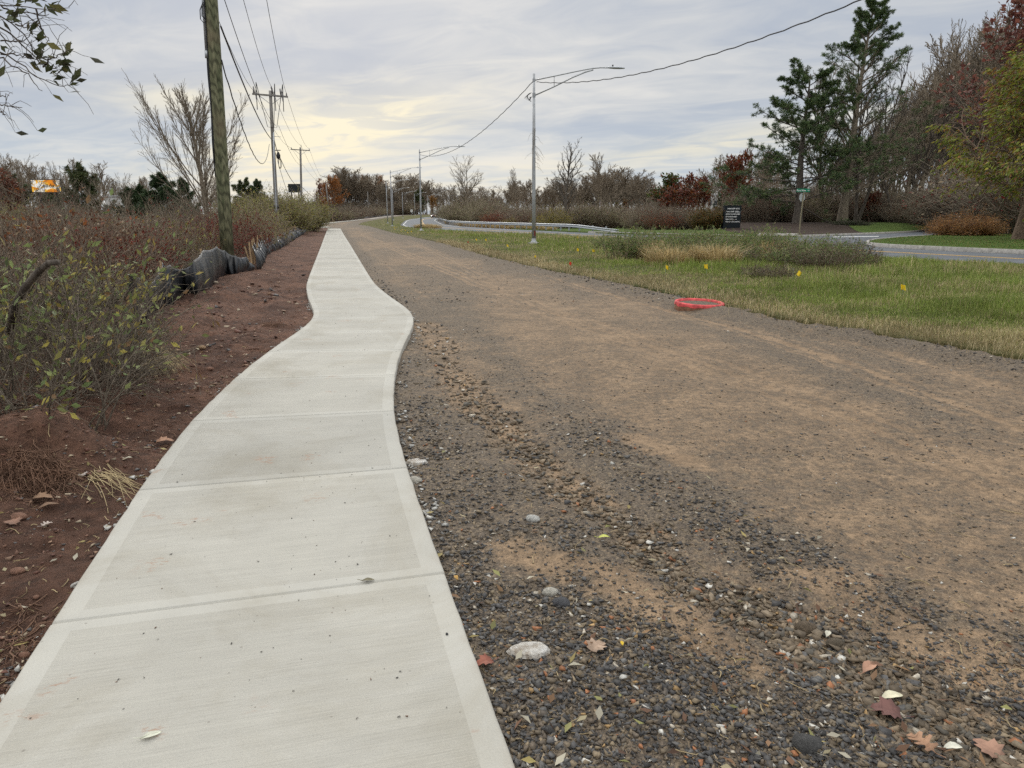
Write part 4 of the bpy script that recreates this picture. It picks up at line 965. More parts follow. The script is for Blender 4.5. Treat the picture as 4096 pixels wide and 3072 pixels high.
# --- wires
def wire(a, b, sag, r, lb, n=40, wav=0.0, name='overhead_wire', mat=None):
    a, b = Vector(a), Vector(b); P = []
    for i in range(n + 1):
        t = i / n; p = a.lerp(b, t); p.z -= 4 * sag * t * (1 - t)
        if wav: p.z += wav * math.sin(i * 1.9); p.x += wav * math.cos(i * 1.9)
        P.append(p)
    m = MB(); m.tube(P, r, 5); return tag(m.build(name, mat or M['wire'], None, True), lb, 'overhead wire', 'overhead wires')
for k, nm in (('a', 'left'), ('b', 'middle'), ('c', 'right')):
    wire(p1[k], p2[k], .9, .013, f'{nm} top wire from the big pole to the second utility pole')
    wire(p2[k], p3[k], .9, .013, f'{nm} top wire between the second and third utility poles')
    wire(p3[k], t4 + Vector(({'a': -.3, 'b': 0, 'c': .3}[k], 0, -.1)), 1.2, .014, f'{nm} top wire beyond the third utility pole')
wire(on(b1, d1, 8.3, .2), on(b2, d2, 8.4, .3), .8, .013, 'neutral wire below the crossarms of the first two poles')
wire(on(b2, d2, 8.4, .5), on(b3, d3, 8.5, .2), .8, .013, 'neutral wire below the crossarms of the second and third poles')
cA = PT(883, 105, 22.3); cB = PT(1093, 563, 57.8)
wire(cA, cB, .55, .026, 'thick communications cable from the big pole to the second utility pole')
cC = PT(885, 240, 22.3); cD = PT(1077, 577, 57.8)
wire(cC, cD, 2.1, .020, 'slack lower cable sagging between the big pole and the second pole', 60, .01)
cE = PT(1203, 745, 103.8); s1 = PT(1110, 606, 64)
wire(cB + Vector((0, .3, 0)), s1, .1, .03, 'short thick cable from the second pole to the splice case', 10)
wire(s1, cE, .9, .028, 'thick communications cable between the second and third utility poles')
wire(PT(1096, 590, 58.3), PT(1203, 765, 103.8), 2.8, .018, 'slack lower cable between the second and third utility poles', 50)
wire(cE + Vector((0, .2, 0)), on(b4, d4, b4.z + 6.0), 1.0, .03, 'communications cable between the third and fourth utility poles')
wire(cE + Vector((0, .2, -.6)), on(b4, d4, b4.z + 4.9), 2.2, .03, 'slack lower cable between the third and fourth utility poles')
wire(on(b4, d4, b4.z + 6.0), on(b5, d5, b5.z + 6.0), 2.0, .03, 'upper far cable in front of the bare wood'); wire(on(b4, d4, b4.z + 4.9), on(b5, d5, b5.z + 5.2), 3, .03, 'lower far cable in front of the bare wood')
sp = empty('splice_case', s1); tag(sp, 'black splice case with ring and slack loop hanging beside the second pole', 'cable splice')
m = MB(); m.tube([(.28 * math.cos(q), .1 * math.sin(q), .10 + .03 * math.sin(q)) for q in np.linspace(0, 6.28, 21)[:-1]], .022, 6, closed=True); m.build('ring', M['black'], sp, True)
m = MB(); m.lathe([(.02, .0), (.10, -.1), (.17, -.28), (.16, -.48), (.08, -.62), (.03, -.66)], (0.05, 0, 0), 12); m.build('closure', M['black'], sp, True)
m = MB(); m.tube([(.10 + .09 * math.cos(q), 0, -1.0 + .42 * math.sin(q)) for q in np.linspace(0, 6.28, 25)[:-1]], .02, 6, closed=True); m.tube([(.13 + .12 * math.cos(q), .05, -1.0 + .38 * math.sin(q)) for q in np.linspace(0, 6.28, 25)[:-1]], .02, 6, closed=True); m.build('slack_loop', M['black'], sp, True)
# lamp to lamp wire and the one towards the upper right
la = Vector((LP[0][0] - .12, LP[0][1], LP[0][2] + 8.25)); lb_ = Vector((LP[1][0] + .1, LP[1][1], LP[1][2] + 8.1)); E1 = Vector((14.5, 4, 9.2))
wire(la, lb_, 1.35, .020, 'twisted cable sagging from the nearest to the second street light', 90, .012)
wire(la + Vector((.2, 0, 0)), E1, 2.02, .020, 'twisted dark cable rising from the nearest street light to the upper right', 120, .014)
m = MB()
for i in range(9):
    q0 = la + Vector((0, -.02, 0)); P = [q0 + Vector((rnd0, 0, z)) for rnd0, z in ((0, .1), (-.15 - .03 * i, .05 - .03 * i), (-.25 + .03 * i, -.15 - .03 * i), (-.1, -.3 + .02 * i), (0, -.12))]; m.tube([p - Vector(sl0.location) for p in P], .010, 5)
wt = m.build('cable_tangle', M['wire'], sl0, True)
wt.matrix_parent_inverse = Matrix.Rotation(-math.radians(14), 4, 'Z')
# far end pole of that cable (out of the frame)
# --- guardrail
gt = empty('guardrail', (0, 0, 0)); tag(gt, 'long galvanised guardrail curving along the far side of the road', 'guardrail')
Yg = np.concatenate([[70.2, 71.5, 73.0, 75.0], np.arange(77, 232, 1.905)]); Xg = rcOff(Yg, 5.0); Xg[:4] += [1.5, .9, .4, .1]
Zg = H(Xg, Yg); drop = np.interp(Yg, [70.2, 71.5, 73, 75, 77], [.45, .33, .18, .05, 0]); prof = [(.00, .78), (.055, .75), (.055, .69), (0, .63), (.0, .60), (.055, .54), (.055, .48), (0, .45)]
tx, ty = np.gradient(Xg), np.gradient(Yg); L = np.hypot(tx, ty); nx, ny = -ty / L, tx / L
V = np.concatenate([np.stack([Xg + nx * o_, Yg + ny * o_, Zg + z - drop], 1) for o_, z in prof]); n = len(Yg); Fq = []
for j in range(len(prof) - 1): i = np.arange(n - 1); Fq.append(np.stack([i + j * n, i + 1 + j * n, i + 1 + (j + 1) * n, i + (j + 1) * n], 1))
ro = link('rail', npmesh('rail', V, np.concatenate(Fq), smooth=False), M['galv'], gt); md = ro.modifiers.new('thick', 'SOLIDIFY'); md.thickness = .012
pm = MB(); pm.box((0, 0, .3), (.10, .15, .95)); me0 = None
for i in range(1, n, 1):
    if i > 95: break
    q = (Xg[i] - nx[i] * .14, Yg[i] - ny[i] * .14, Zg[i] - drop[i] * .5)
    if me0 is None: o = pm.build('post', M['galv'], gt); me0 = o.data
    else: o = link('post', me0, None, gt)
    o.location = q; o.rotation_euler = (0, 0, math.atan2(ny[i], nx[i]))
# --- signs
def lit(name, col, st):
    m, h, b, co = new_mat(name); b.inputs['Base Color'].default_value = c4(col); b.inputs['Emission Color'].default_value = c4(col); b.inputs['Emission Strength'].default_value = st; return m
M['sign_black'] = plain('sign_black', (.008, .013, .016), .35, 0, .1); M['sign_text'] = plain('sign_white', (.80, .80, .78), .5, 0, .03)
ds = empty('directory_sign', (PT(2925, 880, 80).x, 80, float(H(at(2925, 80), 80)) - .42), math.radians(9)); tag(ds, 'black directory sign with white tenant names on the mulch bed', 'sign')
m = MB(); m.box((0, 0, 1.45), (1.98, .42, 2.85)); m.build('panel', M['sign_black'], ds); zt = 2.86
m = MB(); m.box((0, 0, zt + .02), (2.04, .48, .05)); m.build('cap', M['sign_black'], ds)
for s, sz, x, z, w in (('PONDVIEW DRIVE', .2, -.62, 2.50, 1.38), ('Sulzer', .18, -.76, 2.20, .52), ('|ABS', .18, -.20, 2.20, .36), ('WASTEWATER', .07, .26, 2.27, .42), ('TECHNOLOGIES', .07, .26, 2.17, .62), ('MIRION TECHNOLOGIES', .18, -.77, 1.92, 1.62),
        ('RFS TECHNOLOGIES', .18, -.77, 1.65, 1.28), ('MAIN OFFICE', .17, -.77, 1.38, .88), ('APERTURE OPTICAL SCIENCES', .16, -.78, 1.12, 1.68)): lettering(s, sz, M['sign_text'], ds, (x, -.216, z), .005, w)
m = MB(); m.box((.38, -.214, 1.44), (.15, .01, .035)); m.add([(.45, -.219, 1.50), (.45, -.219, 1.38), (.52, -.219, 1.44)], [(0, 1, 2)]); m.build('arrow', M['sign_text'], ds)
Ys_ = 66.; sx_ = PT(3200, 900, Ys_).x; ss = empty('street_sign', (sx_, Ys_, float(H(sx_, Ys_)))); tag(ss, 'green street name sign over the back of a stop sign on a wooden post', 'sign')
M['sign_green'] = plain('sign_green', (.0, .20, .10), .4, 0, .05); M['alu_sheet'] = plain('sign_back', (.50, .53, .53), .5, .3, .06)
m = MB(); m.tube([(0, 0, -.3), (0, 0, 1.5), (.08, 0, 3.7)], .06, 8); m.build('post', plain('sign_post', (.25, .22, .14), .8), ss)
m = MB(); m.box((-.02, -.07, 3.84), (1.2, .012, .30)); bl = m.build('name_blade', M['sign_green'], ss)
lettering('Pond View', .22, M['sign_text'], bl, (-.60, -.081, 3.76), .004, .82); lettering('Dr', .15, M['sign_text'], bl, (.37, -.081, 3.78), .004, .16)
m = MB(); R_ = .40; V = [(.27 / .4 * R_ * math.cos(a), y, 3.24 + R_ * math.sin(a)) for y in (.07, .08) for a in [math.radians(22.5 + 45 * i) for i in range(8)]]
m.add(V, [tuple(range(8)), tuple(range(8, 16))[::-1]] + [(i, (i + 1) % 8, 8 + (i + 1) % 8, 8 + i) for i in range(8)]); m.build('stop_sign_back', M['alu_sheet'], ss)
def small_sign(px, py, Y, w, h_, lb, post=2.0, mat=None):
    x = at(px, Y); z = float(H(x, Y)); t = empty('road_sign', (x, Y, z)); tag(t, lb, 'road sign'); zc_ = PT(px, py, Y).z - z
    m = MB(); m.tube([(0, .03, -.2), (0, .03, zc_ + h_ / 2)], .035, 6); m.build('post', M['galv'], t); m = MB(); m.box((0, 0, zc_), (w, .02, h_)); m.build('sign_plate', mat or M['white'], t); return t
t = small_sign(1647, 843, 275, .75, .95, 'small white road sign by the far sidewalk'); m = MB(); m.box((0, -.015, 1.6 if False else PT(1647, 843, 275).z - float(H(at(1647, 275), 275))), (.12, .01, .5)); m.build('symbol', M['black'], t)
small_sign(1780, 847, 300, .7, .9, 'white sign plate at the right of the far grass')
t = empty('sign_frame', (at(1770, 296), 296, float(H(at(1770, 296), 296)))); tag(t, 'white framed board with a grey blue panel right of the red car', 'sign')
m = MB(); [m.box((s * .75, 0, .75), (.12, .12, 1.5)) for s in (-1, 1)]; m.box((0, 0, 1.45), (1.6, .1, .1)); m.build('frame', M['white'], t); m = MB(); m.box((0, .02, .8), (1.38, .05, 1.0)); m.build('panel', plain('panel_blue', (.30, .38, .42), .4), t)
# --- far billboards
def billboard(px0, px1, py0, py1, Y, face_cols, lb, emis):
    a, c = PT(px0, py1, Y), PT(px1, py0, Y); z0 = float(H(a.x, Y)); t = empty('billboard', ((a.x + c.x) / 2, Y, z0)); tag(t, lb, 'billboard'); w, h_ = c.x - a.x, c.z - a.z; zm = (a.z + c.z) / 2 - z0
    m = MB(); m.box((0, .12, zm), (w + .15, .2, h_ + .15)); m.build('cabinet', M['sign_black'], t)
    m = MB(); [m.tube([(s * w * .3, .2, -.5), (s * w * .3, .2, zm)], .12, 8) for s in (-1, 1)]; m.build('post', M['black'], t)
    if face_cols:
        m, h, b, co = new_mat('billboard_screen'); n = h.noise(h.vmath('MULTIPLY', co, (1.0, 1, 1.3)), 1.0, 2, .5, .6)
        c_ = h.ramp(n, [(.36, (.9, .30, .02)), (.43, (1., .55, .06)), (.48, (1., .93, .8)), (.56, (.95, .95, .97)), (.60, (1, .62, .1)), (.66, (.75, .06, .03))]); c_n = [x for x in m.node_tree.nodes if x.type == 'VALTORGB'][0]; c_n.color_ramp.interpolation = 'CONSTANT'
        h.l(c_, b.inputs['Emission Color']); b.inputs['Emission Strength'].default_value = emis; b.inputs['Base Color'].default_value = (0, 0, 0, 1)
        q = MB(); q.box((0, 0, zm), (w, .03, h_)); s = q.build('screen', m, t)
        lettering('elida', h_ * .45, M['sign_black'], s, (-w * .12, -.03, zm - h_ * .12), .01, w * .42)
billboard(130, 238, 720, 768, 70, True, 'bright orange and white electronic billboard beyond the left field', .8)
billboard(1155, 1201, 737, 768, 150, False, 'dark unlit billboard behind the third utility pole', 0)
# --- far buildings
def building(px0, px1, pytop, Y, dep, lb, n=6, wall=(.62, .62, .60), two=False):
    a, c = PT(px0, pytop, Y), PT(px1, pytop, Y); z0 = float(H(a.x, Y)) - .2; w = c.x - a.x; h_ = a.z - z0; t = empty('building', ((a.x + c.x) / 2, Y + dep / 2, z0)); tag(t, lb, 'building')
    m = MB(); m.box((0, 0, h_ / 2), (w, dep, h_)); m.build('wall', plain('pale_wall', wall, .8), t); m = MB(); m.box((0, 0, h_ + .1), (w + .5, dep + .5, .25)); m.build('roof', plain('roof_grey', (.45, .46, .47), .8), t)
    for r in range(2 if two else 1):
        for i in range(n): m = MB(); m.box((-w / 2 + w * (i + .5) / n, -dep / 2 - .003, h_ * ((.3 + .4 * r) if two else .55)), (w / n * .6, .08, h_ * (.2 if two else .3))); m.build('window', plain('window_dark', (.05, .06, .07), .15) if i == 0 and r == 0 else bpy.data.materials['window_dark'], t)
building(420, 565, 786, 150, 14, 'long low white building behind the left treeline', 8)
building(150, 245, 795, 150, 12, 'small white building under the lit billboard', 4)
building(2690, 2900, 782, 300, 30, 'white industrial building behind the trees left of the directory sign', 9, two=True)
building(2905, 3060, 776, 290, 25, 'pale office building glimpsed between the directory sign and the pines', 10, two=True)
# --- car
def car():
    x, Y = at(1737, 262), 262; z = float(zroad(x, Y)); t = empty('car', (x, Y, z), math.radians(-3)); tag(t, 'dark red car with headlights on coming round the bend', 'car')
    red = plain('car_red', (.10, .012, .015), .3, .2, .05, 2, .5); dk = plain('car_glass', (.02, .025, .03), .1)
    sec = [(-2.3, .80, .35, .62), (-2.2, .86, .25, .78), (-1.3, .90, .22, .95), (-.2, .90, .22, 1.0), (1.2, .90, .22, 1.02), (2.1, .88, .25, 1.0), (2.3, .80, .35, .85)]
    m = MB(); V = []; F = []
    for y, w, a, b in sec: V += [(-w, y, a), (-w * 1.02, y, (a + b) / 2), (-w * .93, y, b), (0, y, b + .03), (w * .93, y, b), (w * 1.02, y, (a + b) / 2), (w, y, a), (0, y, a - .02)]
    for i in range(len(sec) - 1):
        for j in range(8): F.append((i * 8 + j, i * 8 + (j + 1) % 8, i * 8 + 8 + (j + 1) % 8, i * 8 + 8 + j))
    F += [tuple(range(8))[::-1], tuple(range(len(sec) * 8 - 8, len(sec) * 8))]; m.add(V, F); m.build('body', red, t, True)
    m = MB(); m.add([(-.82, -1.2, .97), (.82, -1.2, .97), (.85, 2.1, 1.0), (-.85, 2.1, 1.0), (-.62, -.45, 1.48), (.62, -.45, 1.48), (.64, 1.6, 1.48), (-.64, 1.6, 1.48)], [(0, 1, 5, 4), (1, 2, 6, 5), (2, 3, 7, 6), (3, 0, 4, 7), (4, 5, 6, 7)]); m.build('window', dk, t)
    m = MB(); m.box((0, .6, 1.5), (1.28, 2.0, .04)); m.build('roof', red, t)
    for sx in (-1, 1):
        for y in (-1.45, 1.45):
            m = MB(); m.lathe([(.2, -.11), (.33, -.11), (.34, 0), (.33, .11), (.2, .11)], k=16); o = m.build('wheel', M['black'], t, True); o.rotation_euler = (0, math.radians(90), 0); o.location = (sx * .78, y, .34)
            m = MB(); m.lathe([(0, .115), (.2, .115)], k=12); m.build('rim', M['galv'], o)
        m = MB(); m.lathe([(0, .0), (.14, .0), (.12, .08), (0, .1)], k=12); o = m.build('headlight', lit('headlamp', (1, .93, .8), 5), t, True); o.rotation_euler = (math.radians(90), 0, 0); o.location = (sx * .66, -2.22, .66)
    m = MB(); m.box((0, -2.30, .52), (.9, .04, .22)); m.build('grille', M['black'], t); m = MB(); m.box((0, -2.30, .36), (1.5, .06, .1)); m.build('bumper', M['black'], t)
    for sx in (-1, 1): m = MB(); m.box((sx * .98, -.75, 1.02), (.2, .1, .14)); m.build('mirror', red, t)
car()
# --- pink ring
cx_, cy_ = Gz(2796, 1222, 0.0); zr = float(zgravel(np.array(cx_), np.array(cy_)))
pk = plain('pink_marking_paint', (.66, .10, .10), .8, 0, .4, 9); rust = plain('rusty_iron', (.26, .13, .075), .9, 0, .3, 12)
t = empty('manhole_ring', (cx_, cy_, zr - .095)); tag(t, 'iron manhole ring sprayed fluorescent pink at the gravel edge', 'manhole ring'); t.rotation_euler = (math.radians(2), math.radians(1.5), 0)
rv = np.random.RandomState(3); m = MB(); V = []; nk = 56
for r_, z_ in ((.392, .10), (.398, .142), (.415, .150), (.440, .143), (.447, .12), (.446, .085)):
    for j in range(nk):
        q = 6.2832 * j / nk; w_ = 1 + .012 * float(vnoise(math.cos(q) * 3, math.sin(q) * 3)); lo_ = (.03 * float(fbm(q * 4, 1.0, 3)) if z_ < .09 else .006 * float(vnoise(q * 6, 2.)))
        V.append((r_ * w_ * math.cos(q), r_ * w_ * math.sin(q), z_ + lo_))
m.add(V, [(a * nk + j, a * nk + (j + 1) % nk, (a + 1) * nk + (j + 1) % nk, (a + 1) * nk + j) for a in range(5) for j in range(nk)]); m.build('rim', pk, t, True)
m = MB(); m.lathe([(.441, .12), (.446, -.08)], k=48); m.build('frame', rust, t, True)
m = MB(); m.lathe([(.395, .105), (.2, .12), (0, .125)], k=32); m.build('fill', M['gravel'], t, True)
# --- flags
M['flag_yellow'] = plain('flag_yellow', (.88, .62, .02), .5, 0, .04); M['flag_red'] = plain('flag_red', (.70, .06, .03), .5, 0, .04)
FL = [(3616, 1141, 1), (3171, 1089, 1), (2824, 1069, 1), (2662, 1074, .8), (2372, 1003, 1), (2305, 994, 1), (2312, 948, .9), (2132, 1015, .6), (2029, 980, 1), (1943, 956, .9), (1903, 954, .9), (1646, 922, 1), (1630, 925, .9), (1621, 918, .9), (1607, 914, .8), (1602, 919, .8), (1579, 913, .8), (1584, 904, .8), (1578, 906, .9), (1573, 903, .8)]
FLL = ['yellow marker flag in the verge grass, furthest right and nearest', 'yellow marker flag in the grass below the street sign', 'yellow marker flag in the grass left of the dark weed clump', 'small folded yellow flag right of the nearest street light, near the tan grass',
       'yellow marker flag just right of the nearest street light foot', 'yellow marker flag beside small white flowers right of the nearest light', 'yellow marker flag close to the road right of the nearest light', 'pale small yellow flag in the grass below the nearest street light',
       'yellow marker flag left of the nearest street light foot', 'right one of two yellow flags midway between the two nearest lights', 'left one of two yellow flags midway between the two nearest lights'] + ['yellow marker flag in the far cluster near the third street light'] * 9
def flag(px, py, s, col, lb, i):
    hz = .22 * s + .05; x, y = Gz(px, py, hz + .1); z = float(zverge(np.array(x), np.array(y))); t = empty('marker_flag', (x, y, z - .03), rnd_.uniform(-.6, .6)); tag(t, lb, 'marker flag', ('far cluster of yellow marker flags' if i >= 11 else 'yellow marker flags') if col == 'flag_yellow' else 'red marker flags')
    tilt = rnd_.uniform(-.12, .12); m = MB(); m.tube([(-tilt * .3, 0, 0), (0, 0, hz + .08 * s)], .0025, 4); m.build('wire_stake', M['galv'], t)
    w, h_ = .095, .115; n = 5; V = []; F = []; k = .38 + .5 * s
    for a in range(n):
        for b_ in (0, 1): V.append((w * k * a / (n - 1), .015 * math.sin(a * 1.7 + i), hz - h_ / 2 * k + b_ * h_ * k + (-.035 * (a / (n - 1)) * rnd_.uniform(.2, 1.4))))
    for a in range(n - 1): F.append((a * 2, a * 2 + 2, a * 2 + 3, a * 2 + 1))
    m = MB(); m.add(V, F); o = m.build('flag', M[col], t); o.rotation_euler = (0, rnd_.uniform(-.3, .5), 0); md = o.modifiers.new('t', 'SOLIDIFY'); md.thickness = .001
rnd_ = random.Random(12)
for i, (px, py, s) in enumerate(FL): flag(px, py, s, 'flag_yellow', FLL[i], i)
for px, py, s, lb in [(2267, 1037, .8, 'red marker flag lying low in the grass below the nearest street light'), (1869, 961, .7, 'tiny red marker flag left of the two yellow flags')]: flag(px, py, s, 'flag_red', lb, 0)
# --- bucket
x, y = Gz(1287, 897, 0); t = empty('bucket', (x, y, 0)); tag(t, 'small white bucket beside the far silt fence', 'bucket'); m = MB(); m.lathe([(0, 0), (.16, 0), (.19, .38), (.2, .38), (.17, .02)], k=16); m.build('pail', M['white'], t, True)
m = MB(); m.tube([(.19 * math.cos(q), 0, .36 + .16 * math.sin(q)) for q in np.linspace(0, 3.14, 9)], .006, 5); m.build('handle', M['galv'], t)
# --- swan on the pond
def swan():
    Y = 270; x = at(2499, Y); t = MB(); V = [Vector((0, 0, 0))]
    me = bpy.data.meshes.new('body'); P = [(-.55, 0, .22), (-.3, 0, .2), (0, 0, .2), (.3, 0, .22), (.48, 0, .42), (.46, 0, .7), (.5, 0, .9), (.62, 0, .98), (.78, 0, .93)]; R = [.03, .2, .26, .2, .09, .06, .06, .07, .02]
    me.from_pydata(P, [(i, i + 1) for i in range(len(P) - 1)], []); o = link('swan', me, M['white']); o.modifiers.new('s', 'SKIN')
    for i, v in enumerate(me.skin_vertices[0].data): v.radius = (R[i], R[i]); v.use_root = (i == 2)
    o.modifiers.new('u', 'SUBSURF').levels = 1; o.modifiers[-1].render_levels = 1; o.location = (x, Y, .36); tag(o, 'white swan swimming on the pond', 'swan')
swan()
# ------------------------------------------------------------------ planting
def hgt(px, top, Y, x=None):
    z = float(H(at(px, Y), Y)); return PT(px, top, Y).z - z + .12
used = {}
def plant(proto, name, px, top, Y, label, cat='tree', group=None, sx=1.0, rz=None):
    x = at(px, Y); return proto.place(name, x, Y, hgt(px, top, Y) * (1.12 if proto in FOREST + FORN else 1), label, cat, group, rz=rz, sx=sx, rng=rnd)
# --- woods: every tree its own object
def wood(px0, px1, Y0, Y1, top0, top1, n, protos, label, group, sx=1.0, name='bare_tree', topf=None):
    for i in range(n):
        f = (i + rnd.random()) / n; px = px0 + (px1 - px0) * f; Y = rnd.uniform(Y0, Y1)
        if Y0 == 325 and px > 1600: Y += 75
        tp = top0 + (top1 - top0) * f + rnd.uniform(-22, 30)
        if topf: tp = topf(px) + rnd.uniform(-38, 42)
        plant(rnd.choice(protos), name, px, tp, Y, label, 'tree', group, sx=sx * rnd.uniform(.85, 1.25))
wood(1330, 1840, 325, 350, 735, 730, 56, FOREST, 'bare grey brown tree in the wood behind the bend of the road', 'bare trees behind the bend of the road', 1.5,
     topf=lambda p: np.interp(p, [1330, 1360, 1500, 1640, 1760, 1850], [750, 705, 745, 745, 770, 790]))
wood(1850, 2700, 225, 290, 770, 760, 80, FOREST, 'bare grey brown tree in the low wood beyond the guardrail', 'bare trees beyond the guardrail', 1.6,
     topf=lambda p: np.interp(p, [1800, 1950, 2200, 2420, 2480, 2700, 2760], [775, 770, 765, 730, 715, 770, 780]))
wood(2620, 3120, 150, 240, 700, 640, 24, FOREST, 'slim bare tree behind the black directory sign', 'bare trees behind the directory sign', 1.0,
     topf=lambda p: np.interp(p, [2620, 2850, 2950, 3120], [780, 690, 640, 640]))
wood(3180, 4140, 98, 150, 300, 300, 86, FORN + FORN + [MULTI[0], FOREST[0], FOREST[3]], 'tall bare dark tree in the dense wood right of the pines', 'bare trees of the wood on the right', .95,
     topf=lambda p: np.interp(p, [3180, 3350, 3500, 3600, 3700, 3760, 3900, 4140], [740, 640, 500, 390, 290, 200, 160, 130]))
wood(-60, 900, 130, 260, 730, 760, 34, FOREST + SPREAD, 'bare tree in the far treeline on the left', 'bare trees of the left treeline', 1.2,
     topf=lambda p: np.interp(p, [-60, 60, 120, 200, 320, 450, 560, 700, 900], [700, 650, 650, 700, 690, 700, 745, 780, 740]))
for i, (px, tp, Y, sx) in enumerate([(120, 610, 60, 1.2), (260, 640, 60, .9), (400, 660, 55, 1.3), (30, 660, 75, 1), (510, 700, 90, 1)]):
    plant(SPREAD[i % 2], 'bare_tree', px, tp, Y, ['bare tree with fine pale twigs above the lit billboard', 'bare spreading tree left of the dark evergreen', 'bare tree with curving limbs right of the dark evergreen',
          'bare tree at the far left edge of the treeline', 'small bare tree between the dark evergreens on the left'][i], 'tree', sx=sx)
plant(ELM, 'bare_tree', 835, 300, 44, 'large vase shaped bare tree with fine upswept branches behind the big wooden pole', sx=.9, rz=0.1)
plant(SPREAD[1], 'bare_tree', 1862, 618, 158, 'rounded bare tree above the olive shrubs beyond the road', sx=1.25)
plant(SNAG, 'bare_tree', 2262, 545, 95, 'lone dark bare tree right of the nearest street light', sx=1.0, rz=1.)
plant(FOREST[1], 'bare_tree', 2405, 640, 110, 'thin bare sapling right of the lone dark bare tree', sx=.8)
plant(FOREST[2], 'bare_tree', 2070, 690, 150, 'small broken bare tree left of the nearest street light', sx=.6)
for px, tp, Y, pr, lb in [(1275, 712, 200, OAKR, 'dark red leaved oak behind the row of wooden poles'), (1330, 700, 190, OAKO, 'rust orange oak beside the dark red one behind the poles'),
        (1300, 790, 150, OAKO, 'low orange leaved tree behind the fourth wooden pole'), (1472, 700, 352, OAKO, 'rust brown oak crown standing over the bare wood'), (1528, 698, 352, OAKO, 'red brown oak crown over the bare wood, right of the rust one'),
        (1735, 780, 330, YELO, 'small orange tree far behind the red car'), (2500, 795, 240, OL and YELO, 'bright orange tree across the pond'), (2470, 805, 245, WILLOW, 'yellow green tree beside the bright orange one across the pond'),
        (2590, 760, 280, OAKR, 'russet tree far behind the pond'), (2560, 745, 250, FOREST[3], 'pale bare tree standing by the far side of the pond')]:
    plant(pr, 'oak_tree' if pr in (OAKR, OAKO) else 'autumn_tree' if pr is not FOREST[3] else 'bare_tree', px, tp, Y, lb, sx=(.8 if Y > 340 else 1.0) if pr in (OAKR, OAKO) else .8)
for px, tp, Y, pr, lb, sx in [(330, 655, 62, CEDAR2, 'big dark green evergreen right of the lit billboard', 1.15), (650, 695, 75, CEDAR, 'dense dark green evergreen left of the big wooden pole', 1.35),
        (735, 715, 95, CEDAR, 'small dark evergreen behind the bare vase shaped tree', 1.), (575, 740, 120, CEDAR, 'small pointed evergreen in the left treeline', .9), (525, 750, 120, CEDAR, 'distant rounded evergreen beside the small pointed one', 1.2),
        (985, 715, 150, CEDAR2, 'dark evergreen just right of the big wooden pole', 1.2), (1040, 720, 150, CEDAR, 'narrow evergreen left of the second wooden pole', .9), (1680, 755, 340, CEDAR2, 'dark evergreen in the far gap behind the street lights', 1.1),
        (60, 700, 110, CEDAR2, 'dark evergreen at the far left edge', 1.3), (2900, 735, 170, CEDAR, 'small evergreen behind the directory sign', 1.), (200, 760, 85, CEDAR2, 'low evergreen under the lit billboard', 1.6)]:
    plant(pr, 'evergreen_tree', px, tp, Y, lb, sx=sx)
plant(OAKR, 'oak_tree', 70, 670, 60, 'round brown leaved oak left of the lit billboard', sx=1.3)
# pines and the trees round them
plant(PINE_A, 'pine_tree', 3370, -12, 92, 'tallest pine with a sparse see through crown behind the street sign', rz=0.4, sx=1.2)
plant(PINE_B, 'pine_tree', 3192, 245, 90, 'shorter full pine left of the tallest pine', rz=2.2, sx=1.25)
plant(MULTI[0], 'bare_tree', 3425, 190, 93, 'dark forked multi stemmed tree just right of the tallest pine', sx=1.0)
plant(MULTI[1], 'bare_tree', 3590, 330, 96, 'dark multi stemmed tree wrapped in vines at the edge of the right wood', sx=1.1)
plant(FOREST[2], 'bare_tree', 3270, 330, 99, 'slender pale bare tree between the two pines', sx=.8)
plant(REDL, 'red_leaved_tree', 3925, -40, 88, 'tall tree with sparse dark red leaves over the right wood', sx=1.25)
plant(REDL, 'red_leaved_tree', 4060, 40, 84, 'tall red leaved tree at the right edge of the picture', sx=1.1)
plant(WILLOW, 'yellow_green_tree', 4090, 170, 48, 'drooping yellow green tree at the right edge', sx=1.35)
plant(WILLOW, 'yellow_green_tree', 4260, 150, 46, 'drooping yellow green tree cut by the right picture edge', sx=1.4)
for px, tp, Y, pr, lb, sx in [(2640, 700, 100, SUMAC, 'green leaved tree with drooping fronds left of the directory sign', 1.1), (2700, 745, 96, SUMACR, 'red leaved small tree in front of the pond', 1.3), (2790, 705, 105, SUMACR, 'thin red brown sapling left of the directory sign', .9),
        (2930, 620, 115, SUMACR, 'tall sparse red leaved tree left of the pines', .7), (2590, 840, 95, SUMACR, 'low red shrubby tree at the pond edge', 1.2), (3480, 770, 98, SUMACR, 'crimson leaved sapling under the bare wood', .8)]:
    plant(pr, 'small_tree', px, tp, Y, lb, sx=sx)
# --- rounded shrubs
def shrub(pr, px, top, Y, lb, sx=1.0, grp=None, name='shrub', z=None): return plant(pr, name, px, top, Y, lb, 'shrub', grp, sx=sx)
for i in range(13):
    f = i / 12; px = 955 + 250 * f + rnd.uniform(-10, 10); Y = rnd.uniform(42, 56) + 38 * f
    shrub(BUSHO, px, np.interp(px, [955, 1040, 1130, 1240, 1340], [825, 775, 760, 805, 850]) + rnd.uniform(-5, 22), Y, 'olive green willow shrub in the row behind the silt fence', 1.2, 'olive shrubs behind the silt fence')
for i in range(12):
    px = 1330 + 25 * i + rnd.uniform(-8, 8); shrub([BUSHB, BUSHG, BUSHB][i % 3], px, 838 + rnd.uniform(-14, 12), float(np.interp(px, [1330, 1409, 1502, 1600], [178, 218, 268, 318])) + 16, 'brown roadside shrub far along the silt fence', 1.6, 'shrubs far along the silt fence')
